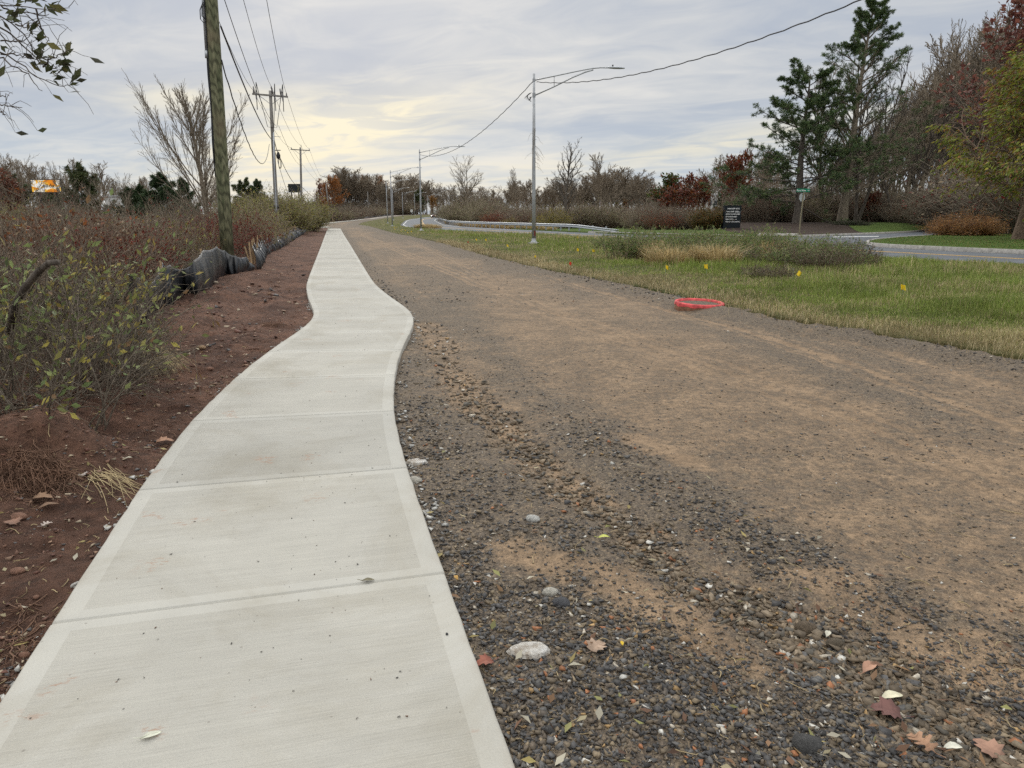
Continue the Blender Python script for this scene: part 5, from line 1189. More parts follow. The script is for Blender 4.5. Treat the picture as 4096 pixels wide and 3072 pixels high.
for i in range(14):
    px = 1790 + 24 * i + rnd.uniform(-8, 8); shrub([BUSHG, BUSHG, BUSHB][i % 3], px, np.interp(px, [1780, 1830, 1900, 2000, 2120], [835, 805, 790, 815, 835]) + rnd.uniform(-4, 12), np.interp(px, [1790, 1850, 2000, 2140, 2500], [215, 150, 116, 101, 88]) + rnd.uniform(3, 20), 'grey green shrub behind the guardrail, left of the nearest street light', 1.4, 'grey green shrubs behind the guardrail')
for i in range(30):
    px = 2100 + 19 * i + rnd.uniform(-8, 8); shrub([BUSHB, BUSHB, BUSHR, BUSHB, BUSHG][i % 5], px, 832 + rnd.uniform(-25, 22) + 10 * (px > 2380), rnd.uniform(96, 118), 'brown bare shrub behind the middle of the guardrail', 1.4, 'brown shrubs behind the guardrail')
shrub(BUSHY, 2215, 835, 92, 'yellow green bush behind the guardrail right of the nearest street light', 1.1)
shrub(BUSHR, 1985, 845, 110, 'red bush behind the guardrail left of the nearest street light', 1.2)
shrub(BUSHY, 2060, 868, 100, 'low yellow bush behind the guardrail', 1.2)
for i in range(16):
    px = 2560 + 17 * i; shrub([BUSHG, BUSHR, BUSHB, SUMACR][i % 4] if i % 4 != 3 else BUSHB, px, 845 + rnd.uniform(-20, 20), rnd.uniform(84, 96), 'low mixed green and brown shrub at the pond edge', 1.3, 'shrubs at the pond edge')
shrub(GLOB, 2832, 824, 81, 'rounded green and orange bush left of the directory sign', .95, name='round_shrub')
for i in range(44):
    px = 2990 + 14 * i + rnd.uniform(-8, 8); shrub([BUSHB, BUSHB, BUSHG][i % 3], px, 795 + rnd.uniform(-60, 50), rnd.uniform(97, 125), 'brown undergrowth shrub at the foot of the right wood', 1.2, 'undergrowth shrubs of the right wood')
for i in range(20):
    px = 3560 + 33 * i + rnd.uniform(-8, 8); shrub([BUSHB, THD[0], BUSHB][i % 3] if i % 3 != 1 else BUSHB, px, np.interp(px, [3560, 3800, 3880, 4200], [815, 800, 700, 610]) + rnd.uniform(-30, 40), np.interp(px, [3560, 3850, 4200], [100, 78, 64]) + rnd.uniform(-3, 5), 'dark brown bramble thicket behind the orange bush', 1.3, 'bramble thickets behind the orange bush')
o = ORNG.place('orange_shrub', at(3868, 58), 58, hgt(3868, 838, 58), 'wide rounded burnt orange bush on the kerbed lawn', 'shrub', sx=1.25)
o = JUNI.place('creeping_juniper', at(3405, 86), 86, .75, 'low spreading dark juniper on the mulch bed', 'shrub', sx=3.2)
for i in range(34):
    px = 1325 + 9 * i + rnd.uniform(-6, 6); shrub([BUSHB, BUSHG, BUSHB][i % 3], px, 812 + rnd.uniform(-16, 16), rnd.uniform(322, 335), 'undergrowth shrub at the foot of the wood behind the bend', 1.5, 'undergrowth of the wood behind the bend')
# --- brush behind the silt fence
def brush(n, Y0, Y1, off0, off1, protos, lb, grp, hh, pw=1.0):
    for i in range(n):
        f = (i + rnd.random()) / n; Y = Y0 * (Y1 / Y0) ** f; x = float(fnX(Y)) - rnd.uniform(off0, off1)
        pr = rnd.choice(protos); pr.place('brush', x, Y, rnd.uniform(*hh), lb, 'brush', grp, sx=rnd.uniform(1.0, 1.5), rng=rnd)
brush(34, 10, 40, 2.2, 3.5, THB + THD[:1], 'brown dry weed clump close behind the silt fence', 'brown weeds behind the silt fence', (.7, 1.5))
brush(30, 13, 45, 3.4, 7, THB + THD + [THRS], 'brown tangled brush in the field behind the silt fence', 'tangled brush in the left field', (1.0, 1.9))
brush(30, 18, 60, 5, 13, THD + THB + [THO], 'grey brown brush deeper in the left field', 'deeper brush of the left field', (1.4, 2.0))
brush(26, 30, 90, 12, 34, THB + THD + [THO, THO], 'olive and brown brush far back in the left field', 'far brush of the left field', (1.6, 2.3))
brush(20, 40, 110, 1.8, 5, THB + [THRS, THO, THD[0]], 'rusty weed clump beside the far part of the silt fence', 'weeds beside the far silt fence', (1.2, 1.9))
for i in range(16):
    Y = rnd.uniform(20, 62); x = float(fnX(Y)) - rnd.uniform(5, 22); rnd.choice([BUSHB, BUSHB, BUSHO, BUSHG]).place('tall_shrub', x, Y, rnd.uniform(1.9, 2.9), 'taller bare shrub standing up out of the brush in the left field', 'shrub', 'taller shrubs of the left field', sx=.9, rng=rnd)
def brushpx(pr, px, top, Y, lb, sx=1.1, grp=None): plant(pr, 'brush', px, top, Y, lb, 'brush', grp, sx=sx)
for px, tp, Y in [(450, 880, 17), (520, 905, 19), (600, 925, 23), (380, 930, 15), (660, 915, 24)]: brushpx(THR, px, tp, Y, 'crimson leaved bush in the brush left of the big wooden pole', 1.0, 'crimson bushes left of the big pole')
for px, tp, Y in [(820, 835, 26), (780, 860, 24)]: brushpx(THR, px, tp, Y, 'bright red sumac just left of the big wooden pole', .9, 'red sumac left of the big pole')
brushpx(THR, 965, 832, 30, 'bright red sumac just right of the big wooden pole', .8)
for px, tp, Y in [(700, 850, 22), (640, 870, 24), (1010, 845, 34), (1060, 820, 40)]: brushpx(THO, px, tp, Y, 'yellow leaved weed clump near the big wooden pole', .9, 'yellow weeds near the big pole')
for px, tp, Y in [(250, 860, 16), (330, 850, 18), (160, 880, 15), (60, 870, 15), (120, 830, 20), (420, 860, 22)]: brushpx(THRS, px, tp, Y, 'rusty leaved shrub behind the near green bush', 1.2, 'rusty shrubs behind the near bush')
# ------------------------------------------------------------------ silt fence
def silt_mat():
    m, h, b, co = new_mat('silt_fence_fabric'); n = h.noise(co, 7, 5, .65, .6); n2 = h.noise(h.vmath('MULTIPLY', co, (90, 90, 90)), 1, 2, .5)
    h.l(h.ramp(n, [(.35, (.010, .011, .013)), (.65, (.018, .019, .022)), (.8, (.04, .04, .042))]), b.inputs['Base Color'])
    h.l(h.smooth(n, .3, .7, .28, .46), b.inputs['Roughness']); b.inputs['Specular IOR Level'].default_value = .8
    bump(h, b, h.math('ADD', n, h.math('MULTIPLY', n2, .1)), .25, .02); return m
M['silt'] = silt_mat()
def fabric(name, st, parent, fold=.06, seed=0, sub=22, nv=16):
    """st: list of (top Vector, bottom Vector)"""
    rng = np.random.RandomState(seed); T = np.array([a for a, b in st]); B = np.array([b for a, b in st]); n = (len(st) - 1) * sub + 1; q = np.linspace(0, len(st) - 1, n)
    Ti = np.stack([np.interp(q, range(len(st)), T[:, k]) for k in range(3)], 1); Bi = np.stack([np.interp(q, range(len(st)), B[:, k]) for k in range(3)], 1)
    f = q - np.floor(q); Ti[:, 2] -= .05 * np.sin(np.pi * f) * np.minimum(1, np.abs(np.diff(T[:, 2]).mean()) + .8)
    tt = np.gradient(Bi, axis=0); tt[:, 2] = 0; tt = norm(tt); nr = np.stack([tt[:, 1], -tt[:, 0], 0 * q], 1)      # towards the walk
    v = np.linspace(0, 1, nv)[None, :, None]; P = Ti[:, None] * (1 - v) + Bi[:, None] * v
    sl = np.concatenate([[0], np.cumsum(np.linalg.norm(np.diff(Bi, axis=0), axis=1))]); vv = np.linspace(0, 1, nv)[None]; slant = np.gradient(Ti[:, 2]) / (np.gradient(sl) + 1e-6); ph = sl * 17 + 2.5 * vnoise(sl * 1.3, q * 0 + seed)
    d = fold * (np.sin(ph[:, None] + vv * 5 * np.clip(slant, -1.2, 1.2)[:, None]) + .5 * np.sin(2.3 * ph[:, None] - vv * 7 * np.clip(slant, -1.2, 1.2)[:, None])) * (.25 + .75 * np.sin(np.pi * np.clip(vv * .85 + .08, 0, 1)))
    d = d + fold * .8 * vnoise(q[:, None] * 2.5 + 0 * vv, vv * 2.5 + seed) + .045 * np.sin(np.pi * vv)
    P = P + nr[:, None] * d[..., None]; P[:, :, 2] += .5 * fold * vnoise(q[:, None] * 6 + vv * 0, vv * 3 + 9) * vv
    V = P.reshape(-1, 3); i = np.arange(n - 1)[:, None] * nv + np.arange(nv - 1)[None]; Fq = np.stack([i, i + 1, i + nv + 1, i + nv], -1).reshape(-1, 4)
    o = link(name, npmesh(name, V, Fq, smooth=True), M['silt'], parent); md = o.modifiers.new('t', 'SOLIDIFY'); md.thickness = .004; return o
def GP(px, py): x, y, z = onsurf(px, py, zsoil); return Vector((x, y, z - .03))
fa = empty('silt_fence'); tag(fa, 'nearest drooping section of black plastic silt fence on the soil bank', 'silt fence')
# pixel profile -> (top, bottom) pairs
FA = [((533, 1100), (536, 1352)), ((575, 1118), (560, 1300)), ((612, 1142), (600, 1262)), ((652, 1061), (650, 1225)), ((677, 1069), (690, 1215)), ((735, 1085), (735, 1182)), ((775, 1052), (790, 1180)), ((814, 1008), (845, 1150)),
      ((867, 994), (868, 1115)), ((900, 1008), (905, 1096)), ((940, 1030), (945, 1096)), ((985, 1034), (985, 1085)), ((1008, 1060), (1010, 1080))]
st = []
for (a, b) in FA:
    B = GP(*b); tp_ = PT(a[0], a[1], B.y + .12); tp_.z += .05; st.append((tp_, B))
fabric('fabric', st, fa, .028, 1)
M['stake_black'] = plain('wrapped_stake', (.02, .02, .022), .5)
def stake(parent, top, base, mat, w=.035):
    d = (base - top); m = MB(); m.tube([top, top.lerp(base, .5), base + d.normalized() * .1], w * .7, 4); return m.build('stake', mat, parent)
B = GP(533, 1365); stake(fa, PT(520, 1098, B.y - .05), B, M['stake_black'], .06)
for (tp, Bp) in (((640, 1043), (655, 1215)), ((802, 995), (830, 1150)), ((978, 985), (1000, 1070))): B = GP(*Bp); stake(fa, PT(tp[0], tp[1], B.y + .15), B + Vector((0, .12, 0)), M['wood_stake'])
fb = empty('silt_fence'); tag(fb, 'long black silt fence with wooden stakes running along the bank to the bend', 'silt fence')
st = []; rngf = np.random.RandomState(9); Yf = 22.3; stk = []
stx = []
while Yf < 300:
    x = float(fnX(Yf)) + .1 * rngf.normal() * min(1, Yf / 40); z = float(H(x, Yf)); hi = (.66 + .08 * rngf.rand()) * (1 if Yf < 120 else .85)
    st.append((Vector((x, Yf, z + hi)), Vector((x + .12, Yf, z - .02)))); stk.append((x - .05, Yf, z, hi))
    stp = 1.35 if Yf < 60 else (2.2 if Yf < 120 else 4.5); ym = Yf + stp * .5; xm = float(fnX(ym)) + .08 + .12 * rngf.rand(); zm = float(H(xm, ym)); st.append((Vector((xm, ym, zm + hi - .17 - .18 * rngf.rand())), Vector((xm + .15, ym, zm - .02))))
    Yf += stp
fabric('fabric', st, fb, .03, 5, 9, 8)
for i, (x, y, z, hi) in enumerate(stk[:70]):
    m = MB(); ln = .06 * rngf.normal(); m.tube([(x + ln, y, z + hi + .10 + .08 * rngf.rand()), (x, y, z - .1)], .024, 4); m.build('stake', M['wood_stake'], fb)

# ------------------------------------------------------------------ stones
def stone_protos(n, seed, k=8):
    rng = np.random.RandomState(seed); out = []
    for i in range(n):
        bm = bmesh.new(); pts = rng.rand(k, 3) * 2 - 1; pts = np.sign(pts) * np.abs(pts) ** .45; pts *= np.array([1, .45 + .45 * rng.rand(), .2 + .35 * rng.rand()]) * .86
        for p in pts: bm.verts.new(p)
        r = bmesh.ops.convex_hull(bm, input=bm.verts); bmesh.ops.delete(bm, geom=[v for v in bm.verts if not v.link_faces], context='VERTS'); bmesh.ops.triangulate(bm, faces=bm.faces)
        bm.verts.index_update(); out.append((np.array([v.co[:] for v in bm.verts]), np.array([[v.index for v in f.verts] for f in bm.faces]))); bm.free()
    return out
SPR = stone_protos(14, 3)
def scatter_stones(name, X, Y, Z, S, C, seed, lift=.15, label=None):
    rng = np.random.RandomState(seed); Vs, Fs, Cs, off = [], [], [], 0; which = rng.randint(0, len(SPR), len(X))
    for k, (pv, pf) in enumerate(SPR):
        idx = np.where(which == k)[0]
        if not len(idx): continue
        m = len(idx); a = rng.rand(m) * 6.28; ti = rng.normal(0, .3, m); ca, sa = np.cos(a), np.sin(a); ct, s_t = np.cos(ti), np.sin(ti)
        P = np.repeat(pv[None], m, 0) * (S[idx] * .5)[:, None, None]
        x, y, z = P[..., 0], P[..., 1], P[..., 2]; y2 = y * ct[:, None] - z * s_t[:, None]; z2 = y * s_t[:, None] + z * ct[:, None]
        V = np.stack([x * ca[:, None] - y2 * sa[:, None] + X[idx][:, None], x * sa[:, None] + y2 * ca[:, None] + Y[idx][:, None], z2 + (Z[idx] + S[idx] * lift)[:, None]], -1)
        Vs.append(V.reshape(-1, 3)); Fs.append((pf[None] + (np.arange(m) * len(pv))[:, None, None] + off).reshape(-1, 3)); off += m * len(pv); Cs.append(np.repeat(C[idx], len(pv), 0))
    o = link(name, npmesh(name, np.concatenate(Vs), np.concatenate(Fs), col=np.concatenate(Cs)), M['stone']); tag(o, label, None, None, 'stuff'); return o
def px_sample(rng, n, x0, x1, y0, y1, pw=1.0):
    px = x0 + (x1 - x0) * rng.rand(n); py = y0 + (y1 - y0) * rng.rand(n) ** pw; v = (py - CY) / F; fz = -SP - v * CP; t = -CAMZ / fz
    return (px - CX) / F * t, (CP - v * SP) * t
rng = np.random.RandomState(21)
PALG = np.array([(.07, .067, .066), (.09, .086, .083), (.055, .052, .05), (.12, .115, .108), (.12, .095, .07), (.16, .125, .085), (.09, .075, .06), (.20, .155, .10)]); PALB = np.array([(.15, .112, .073), (.19, .142, .092), (.12, .092, .062), (.10, .088, .07), (.22, .17, .115)]); PALX = np.array([(.45, .40, .32), (.34, .22, .10), (.30, .13, .06), (.52, .50, .45)])
def gravel_stones(n, y0, y1, smin, smax, seed, name):
    rng = np.random.RandomState(seed); x, y = px_sample(rng, n, 1300, 4300, y0, y1, .8); tan, dens, h_, rut = gmask(x, y)
    ok = (x > swX(y) + SWH + .012) & (x < grX(y) + .15) & (rng.rand(n) < (dens * .95 + .03)); x, y, rut, dens = x[ok], y[ok], rut[ok], dens[ok]; m = len(x)
    s = smin + (smax - smin) * rng.rand(m) ** 3.6; s = s * (1 + .5 * rut) * (.55 + .45 * np.clip(dens * 1.3, 0, 1)); k = rng.rand(m); C = PALG[rng.randint(0, len(PALG), m)]
    C = np.where((rng.rand(m) < rut * .85)[:, None], PALB[rng.randint(0, len(PALB), m)], C); C = np.where((k < .05)[:, None], PALX[rng.randint(0, 4, m)], C); C = C * (1 + rng.normal(0, .18, (m, 1)))
    return x, y, H(x, y) + gmask(x, y)[2], s, np.clip(C, .01, .8), m
parts = [gravel_stones(110000, 1750, 3150, .006, .044, 31, ''), gravel_stones(26000, 1150, 1800, .02, .06, 32, ''), gravel_stones(12000, 940, 1200, .05, .11, 33, '')]
X, Y, Z, S, C = [np.concatenate([p[i] for p in parts]) for i in range(5)]
scatter_stones('gravel_stones', X, Y, Z, S, C, 41, .12, 'loose crushed stone lying over the gravel road')
# pebbles in the soil
n = 52000; x, y = px_sample(rng, n, -300, 1700, 960, 3000, .9); ok = (x < swX(y) - SWH - .015) & (x > np.where(y < 9, -7, fnX(y) - .3)) & (rng.rand(n) < .35 + .9 * fbm(x, y, 3)); x, y = x[ok], y[ok]; m = len(x)
s = (.007 + .05 * rng.rand(m) ** 4) * np.clip(y / 4.5, .8, 3.2); PS = np.array([(.13, .06, .042), (.17, .09, .06), (.24, .15, .10), (.10, .05, .035), (.12, .11, .105), (.34, .27, .19)]); C = PS[rng.randint(0, 6, m)] * (1 + rng.normal(0, .15, (m, 1)))
scatter_stones('soil_pebbles', x, y, zsoil(x, y), s, np.clip(C, .01, .8), 42, .1, 'pebbles and clods in the red brown soil')
# crumbs of concrete along the walk
n = 900; yy = 2 + 12 * rng.rand(n) ** 1.4; sd_ = np.where(rng.rand(n) < .5, 1, -1); cl = fbm(yy * 1.6, sd_ * 7., 3) > .12; yy, sd_ = yy[cl], sd_[cl]; xx = swX(yy) + sd_ * (SWH * 1.03 + .02 + .10 * rng.rand(len(yy)) ** 2)
zz = np.where(sd_ > 0, H(xx, yy) + gmask(xx, yy)[2], zsoil(xx, yy)); C = np.array([(.42, .41, .38)]) * (1 + rng.normal(0, .15, (len(yy), 1)))
scatter_stones('concrete_crumbs', xx, yy, zz, .015 + .05 * rng.rand(len(yy)) ** 2, np.clip(C, .1, .8), 43, .2, 'crumbs of spilled concrete along the edges of the sidewalk')
# single rocks one can point to
rm = {}
def rock(px, py, wpx, col, lb, seed, onw='soil', flat=.55):
    zf = {'soil': zsoil, 'gravel': zgravel, 'walk': lambda a, b: 0 * a}[onw]; x, y, z = onsurf(px, py, zf); w = wpx / F * math.hypot(y, 1.6)
    bm = bmesh.new(); bmesh.ops.create_icosphere(bm, subdivisions=2, radius=.5); r = np.random.RandomState(seed); o3 = r.rand(3) * 9
    for v in bm.verts:
        c = v.co; k = 1 + .35 * float(vnoise(c.x * 2.2 + o3[0], c.y * 2.2 + c.z * 1.7 + o3[1])); v.co = Vector((c.x * k, c.y * k * .75, max(c.z, -.3) * k * flat))
    me = bpy.data.meshes.new('rock'); bm.to_mesh(me); bm.free(); me.polygons.foreach_set('use_smooth', [True] * len(me.polygons))
    if col not in rm:
        mt, h, b, co = new_mat('rock_surface'); nn = h.noise(co, 3, 6, .7); n2 = h.noise(co, 14, 4, .7); h.l(h.mul(h.mix(h.smooth(nn, .35, .65), tuple(c * .75 for c in col), tuple(c * 1.15 for c in col)), h.ramp(n2, [(.3, .8), (.7, 1.15)])), b.inputs['Base Color']); bump(h, b, n2, .6, .05); rm[col] = mt
    o = link('rock', me, rm[col]); o.location = (x, y, z + w * flat * .12); o.scale = (w, w, w); o.rotation_euler = (0, 0, r.rand() * 6.28 if flat > .6 else r.normal(0, .3)); tag(o, lb, 'rock')
PK, TN, WH, GY = (.26, .14, .095), (.36, .24, .14), (.50, .47, .40), (.09, .09, .095)
for i, a in enumerate([(183, 1740, 64, PK, 'rounded pinkish rock in the soil left of the sidewalk, below the root clump'), (275, 1706, 62, PK, 'flat pinkish rock beside a twig behind the rounded rock'), (65, 1614, 56, (.16, .075, .055), 'square red brown rock among the stones at the left edge'),
        (393, 1530, 48, (.17, .085, .06), 'red brown stone on the slope under the straw tuft'), (805, 1393, 38, TN, 'tan rock in the soil trench near the kink of the sidewalk'), (838, 1478, 34, PK, 'small brown rock in the soil trench'), (706, 1408, 32, TN, 'flat tan rock in the soil left of the trench'),
        (74, 2073, 66, PK, 'smooth pink rock at the left picture edge'), (72, 2286, 56, PK, 'half buried pink rock low at the left picture edge'), (750, 1420, 28, PK, 'small pale rock beside the flat tan one'), (922, 1410, 20, PK, 'little round rock on the soil close to the sidewalk bend'),
        (125, 1590, 26, WH, 'pale rounded pebble on the mound at the left edge'), (105, 1593, 20, TN, 'yellowish pebble beside the pale one on the mound'), (97, 2620, 46, PK, 'brown stone at the lower left by the sidewalk edge'), (145, 2390, 28, PK, 'small red stone left of the sidewalk edge')]): rock(*a[:5], seed=50 + i)
for i, a in enumerate([(2200, 2372, 66, WH, 'white speckled rock on the dark gravel right of the sidewalk'), (2130, 2080, 60, (.55, .54, .50), 'lump of white spilled concrete in the gravel'), (1660, 1925, 60, WH, 'grey white concrete lump against the sidewalk edge'), (3225, 2518, 90, (.14, .105, .07), 'large brown stone in the rut at the lower right'),
        (3340, 2580, 72, (.12, .095, .065), 'brown stone below the large one in the rut'), (2245, 2415, 76, GY, 'dark angular stone touching the white rock'), (3230, 2990, 130, (.08, .078, .075), 'long dark stone at the bottom right'), (2740, 2560, 46, TN, 'pale tan stone in the dark gravel')]): rock(*a[:5], seed=80 + i, onw='gravel', flat=.6)
rock(1788, 2537, 14, GY, 'dark pebble on the sidewalk slab near its right edge', 97, 'walk', .7)
m, h, b, co = new_mat('spilled_concrete'); b.inputs['Base Color'].default_value = (.55, .52, .46, 1); nn = h.noise(co, 25, 5, .75); h.l(h.ramp(nn, [(.35, (.30, .24, .18)), (.5, (.55, .51, .45)), (.65, (.66, .64, .60))]), b.inputs['Base Color']); bump(h, b, nn, 1, .03)
def splat(px, py, wpx, lb, seed):
    x, y = Gz(px, py); w = wpx / F * math.hypot(y, 1.6) / 2; n = 26; V = [(0, 0, w * .13)]; F_ = []; r = np.random.RandomState(seed)
    for ring, hh in ((.5, .12), (.85, .06), (1.0, -.12)):
        for j in range(n): q = 6.283 * j / n; k = ring * (1 + .35 * float(fbm(math.cos(q) * 1.5 + seed, math.sin(q) * 1.5, 3))); V.append((w * k * math.cos(q), w * k * .7 * math.sin(q), w * (hh + .08 * r.rand())))
    F_ = [(0, 1 + j, 1 + (j + 1) % n) for j in range(n)] + [(1 + a * n + j, 1 + (a + 1) * n + j, 1 + (a + 1) * n + (j + 1) % n, 1 + a * n + (j + 1) % n) for a in range(2) for j in range(n)]
    q = MB(); q.add(V, F_); o = q.build('concrete_splash', m); o.location = (x, y, float(zgravel(np.array(x), np.array(y))) + .01); tag(o, lb, 'concrete spill')
splat(2120, 2560, 160, 'white splash of dried concrete on the dark gravel', 3); splat(1665, 1810, 90, 'grey splash of dried concrete against the sidewalk edge', 5)
# ------------------------------------------------------------------ grass blades of the verge
def blades(name, x, y, z, hh, w, C, seed, label, lean=.45):
    rng = np.random.RandomState(seed); n = len(x); a = rng.rand(n) * 6.28; l = lean * rng.rand(n) ** .7; dx, dy = np.cos(a), np.sin(a); sx, sy = -dy * w, dx * w; P = np.stack([x, y, z], 1)
    P1 = P + np.stack([dx * l * hh * .35, dy * l * hh * .35, hh * .6], 1); P2 = P + np.stack([dx * l * hh, dy * l * hh, hh * (1 - .4 * l)], 1); s = np.stack([sx, sy, 0 * w], 1)
    V = np.stack([P - s, P + s, P1 + s * .8, P1 - s * .8, P2], 1).reshape(-1, 3); i = np.arange(n)[:, None] * 5
    o = link(name, npmesh(name, V, [i + np.array([[0, 1, 2, 3]]), i + np.array([[3, 2, 4]])], col=np.repeat(np.clip(C, .01, .9), 5, 0)), M['grassblade']); tag(o, label, None, None, 'stuff'); return o
def verge_grass(n, y0, y1, seed):
    rng = np.random.RandomState(seed); x, y = px_sample(rng, n, 1400, 4400, y0, y1, 1.0); e = x - grX(y); r = rcOff(y, -4.75) - x; ok = (e > .12 * rng.rand(n)) & (r > 0) & (rng.rand(n) < sstep(-.1, 1.0, e + .3)); x, y, e, r = x[ok], y[ok], e[ok], r[ok]; m = len(x)
    g = fbm(x * .35, y * .35, 4); g2 = fbm(x * 1.5 + 9, y * 1.5, 3); straw = np.clip(.34 - g * 1.3 - .35 * g2 + .7 * (1 - sstep(.2, 1.5, e)) - .22 * sstep(2, 5, e) * sstep(30, 16, y), 0.05, 1)
    tall = sstep(1.5, 4.5, e) * (1 - sstep(6, 0, r) * .75 * (y < 45)); hh = (.06 + .10 * tall + .12 * np.clip(g, 0, 1) * tall + .16 * sstep(.12, .5, fbm(x * 1.9 + 5, y * 1.9, 3)) * (.25 + .75 * tall) * (1 - .55 * sstep(50, 80, y))) * (.6 + .7 * rng.rand(m)); w = np.maximum(.0022, .00030 * y) * (.7 + .6 * rng.rand(m))
    GG = np.array([(.19, .25, .05), (.22, .28, .06), (.15, .20, .042), (.27, .30, .08)]); SS = np.array([(.46, .38, .20), (.36, .30, .16), (.52, .44, .25), (.28, .23, .12), (.27, .28, .10)])
    C = np.where((rng.rand(m) < straw)[:, None], SS[rng.randint(0, 5, m)], GG[rng.randint(0, 4, m)]) * (1 + rng.normal(0, .14, (m, 1)))
    return x, y, zverge(x, y) - .01, hh, w, C
a = verge_grass(330000, 925, 1500, 61); b_ = verge_grass(40000, 885, 960, 62); A = [np.concatenate([p, q]) for p, q in zip(a, b_)]
blades('grass', *A, 63, 'autumn grass of the roadside verge')
# straw like dead grass lying along the gravel edge, and sparse blades elsewhere
n = 9000; yy = 6 + 40 * rng.rand(n) ** 1.6; xx = grX(yy) + rng.normal(.25, .28, n); C = np.array([(.40, .32, .17), (.30, .23, .12), (.46, .38, .22)])[rng.randint(0, 3, n)] * (1 + rng.normal(0, .15, (n, 1)))
blades('dead_grass', xx, yy, zverge(xx, yy) - .02, .10 + .1 * rng.rand(n), np.maximum(.002, .00028 * yy), C, 64, 'flattened straw coloured grass along the gravel edge', 1.0)
# lawn blades across the road (only where they show against the kerb)
n = 26000; x, y = px_sample(rng, n, 3300, 4300, 935, 1012); P1_ = np.array(S_s); north = np.interp(x, P1_[:, 0], P1_[:, 1]); south = np.interp(x, [22.5, 24.5, 31, 60], [44, 33, 22, 8]); ok = (y < north - .4) & (x > rcOff(y, 4.9)) & (y < 75); x, y = x[ok], y[ok]; m_ = len(x)
C = np.array([(.085, .16, .03), (.11, .19, .04), (.20, .18, .06)])[rng.randint(0, 3, m_)]; blades('grass', x, y, H(x, y) + .09, .05 + .05 * rng.rand(m_), .00028 * y, C, 65, 'mown green grass of the kerbed lawn')
# --- tall weeds of the verge
def weeds(L, pr, lb, grp, name='weed_clump', hs=1.0, sx=1.0):
    for px, py, tp in L:
        x, y = Gz(px, py, .12); h_ = (PT(px, tp, y).z - zver(x, y)) * hs; (pr if not isinstance(pr, list) else rnd.choice(pr)).place(name, x, y, max(.25, h_), lb, 'weeds', grp, z=zver(x, y) - .03, sx=sx * max(.8, min(1.9, 1.1 / max(.3, h_))), rng=rnd)
weeds([(2440 + 45 * i + rnd.uniform(-20, 20), 1010 + rnd.uniform(-18, 25), 912 + rnd.uniform(-18, 22)) for i in range(15)], WEED, 'green goldenrod weed in the row before the tan grass', 'green weeds beside the tan grass')
weeds([(2720 + 42 * i + rnd.uniform(-15, 15), 1030 + rnd.uniform(-18, 22), 908 + rnd.uniform(-18, 25)) for i in range(10)], WEED, 'yellow green goldenrod in front of the directory sign', 'goldenrods before the directory sign')
weeds([(3100 + 38 * i + rnd.uniform(-15, 15), 1052 + rnd.uniform(-22, 18), np.interp(i, [0, 4, 7, 9], [950, 935, 930, 965]) + rnd.uniform(-8, 18)) for i in range(9)] + [(3160 + 50 * i, 1068 + rnd.uniform(-5, 15), 975 + rnd.uniform(-10, 20)) for i in range(6)], WEED + [WEEDD], 'dark green weed in the clump before the side road', 'dark green weeds before the side road')
weeds([(3040, 1115, 1040), (3085, 1120, 1050), (3120, 1105, 1045)], WEEDD, 'low reddish brown weed patch on the verge', 'reddish brown weed patch')
weeds([(2620 + 60 * i, 1048 + (i % 3) * 8, 962 + (i % 4) * 8) for i in (1, 4)], TANG, 'tan dried grass tuft at the front of the weed row', 'front tan dried grass tufts', 'grass_tuft', 1.0, 1.3)
weeds([(2700 + 55 * i + rnd.uniform(-20, 20), 1042 + rnd.uniform(-8, 10), 950 + rnd.uniform(-20, 15)) for i in range(6)], WEED, 'ragged green weed at the front of the weed row', 'front green weeds of the verge')
weeds([(2590, 1020, 948), (2640, 1035, 955), (2700, 1025, 950), (2800, 1030, 955), (2930, 1025, 955), (3060, 1035, 950)], TANG, 'tan dried grass tuft between the green weeds', 'tan dried grass tufts', 'grass_tuft', 1.0, 1.5)
weeds([(1690, 908, 893), (1712, 908, 892), (1730, 909, 895)], TANG, 'tan grass tuft behind the second nearest street light', 'far tan grass tufts', 'grass_tuft', 1.0, 2.0)
for i in range(26):
    Y = 84 + i * 3.4; x = float(rcOff(np.array([Y]), 6.0)[0]) + rnd.uniform(-.3, .6); TANG.place('grass_tuft', x, Y, rnd.uniform(.45, .8), 'tan dry grass tuft under the guardrail', 'grass tuft', 'tan grass tufts under the guardrail', z=float(H(x, Y)) - .1, sx=2.4, rng=rnd)
# ------------------------------------------------------------------ fallen leaves and twigs
LP_ = [(.36, .29, .11), (.42, .36, .22), (.26, .15, .08), (.20, .11, .065), (.48, .44, .34), (.30, .18, .09), (.15, .085, .055), (.27, .26, .10)]
def litter(n, fx, zf, seed, name, lb, size, x0, x1, y0, y1, pw=.7):
    rng = np.random.RandomState(seed); x, y = px_sample(rng, n, x0, x1, y0, y1, pw); ok = fx(x, y); x, y = x[ok], y[ok]; z = zf(x, y) + .012; N = len(x); d = rng.normal(0, 1, (N, 3)); d[:, 2] *= .18
    V, Fq, c = cards(rng, np.stack([x, y, z], 1), size, dirs=d * 3, aspect=.5, pal=LP_, jit=.2); s = V.reshape(N, 4, 3); s[:, [1, 3], 2] = z[:, None] + rng.rand(N, 2) * .012; s[:, 2, 2] = z + rng.rand(N) * .02
    o = link(name, npmesh(name, s.reshape(-1, 3), Fq, col=c), M['leaf']); tag(o, lb, None, None, 'stuff')
litter(420, lambda x, y: (x < swX(y) - SWH - .03) & (x > np.where(y < 9, -7, fnX(y) - .1)), zsoil, 71, 'fallen_leaves', 'small fallen leaves on the soil bank', .045, 0, 1500, 1150, 3000)
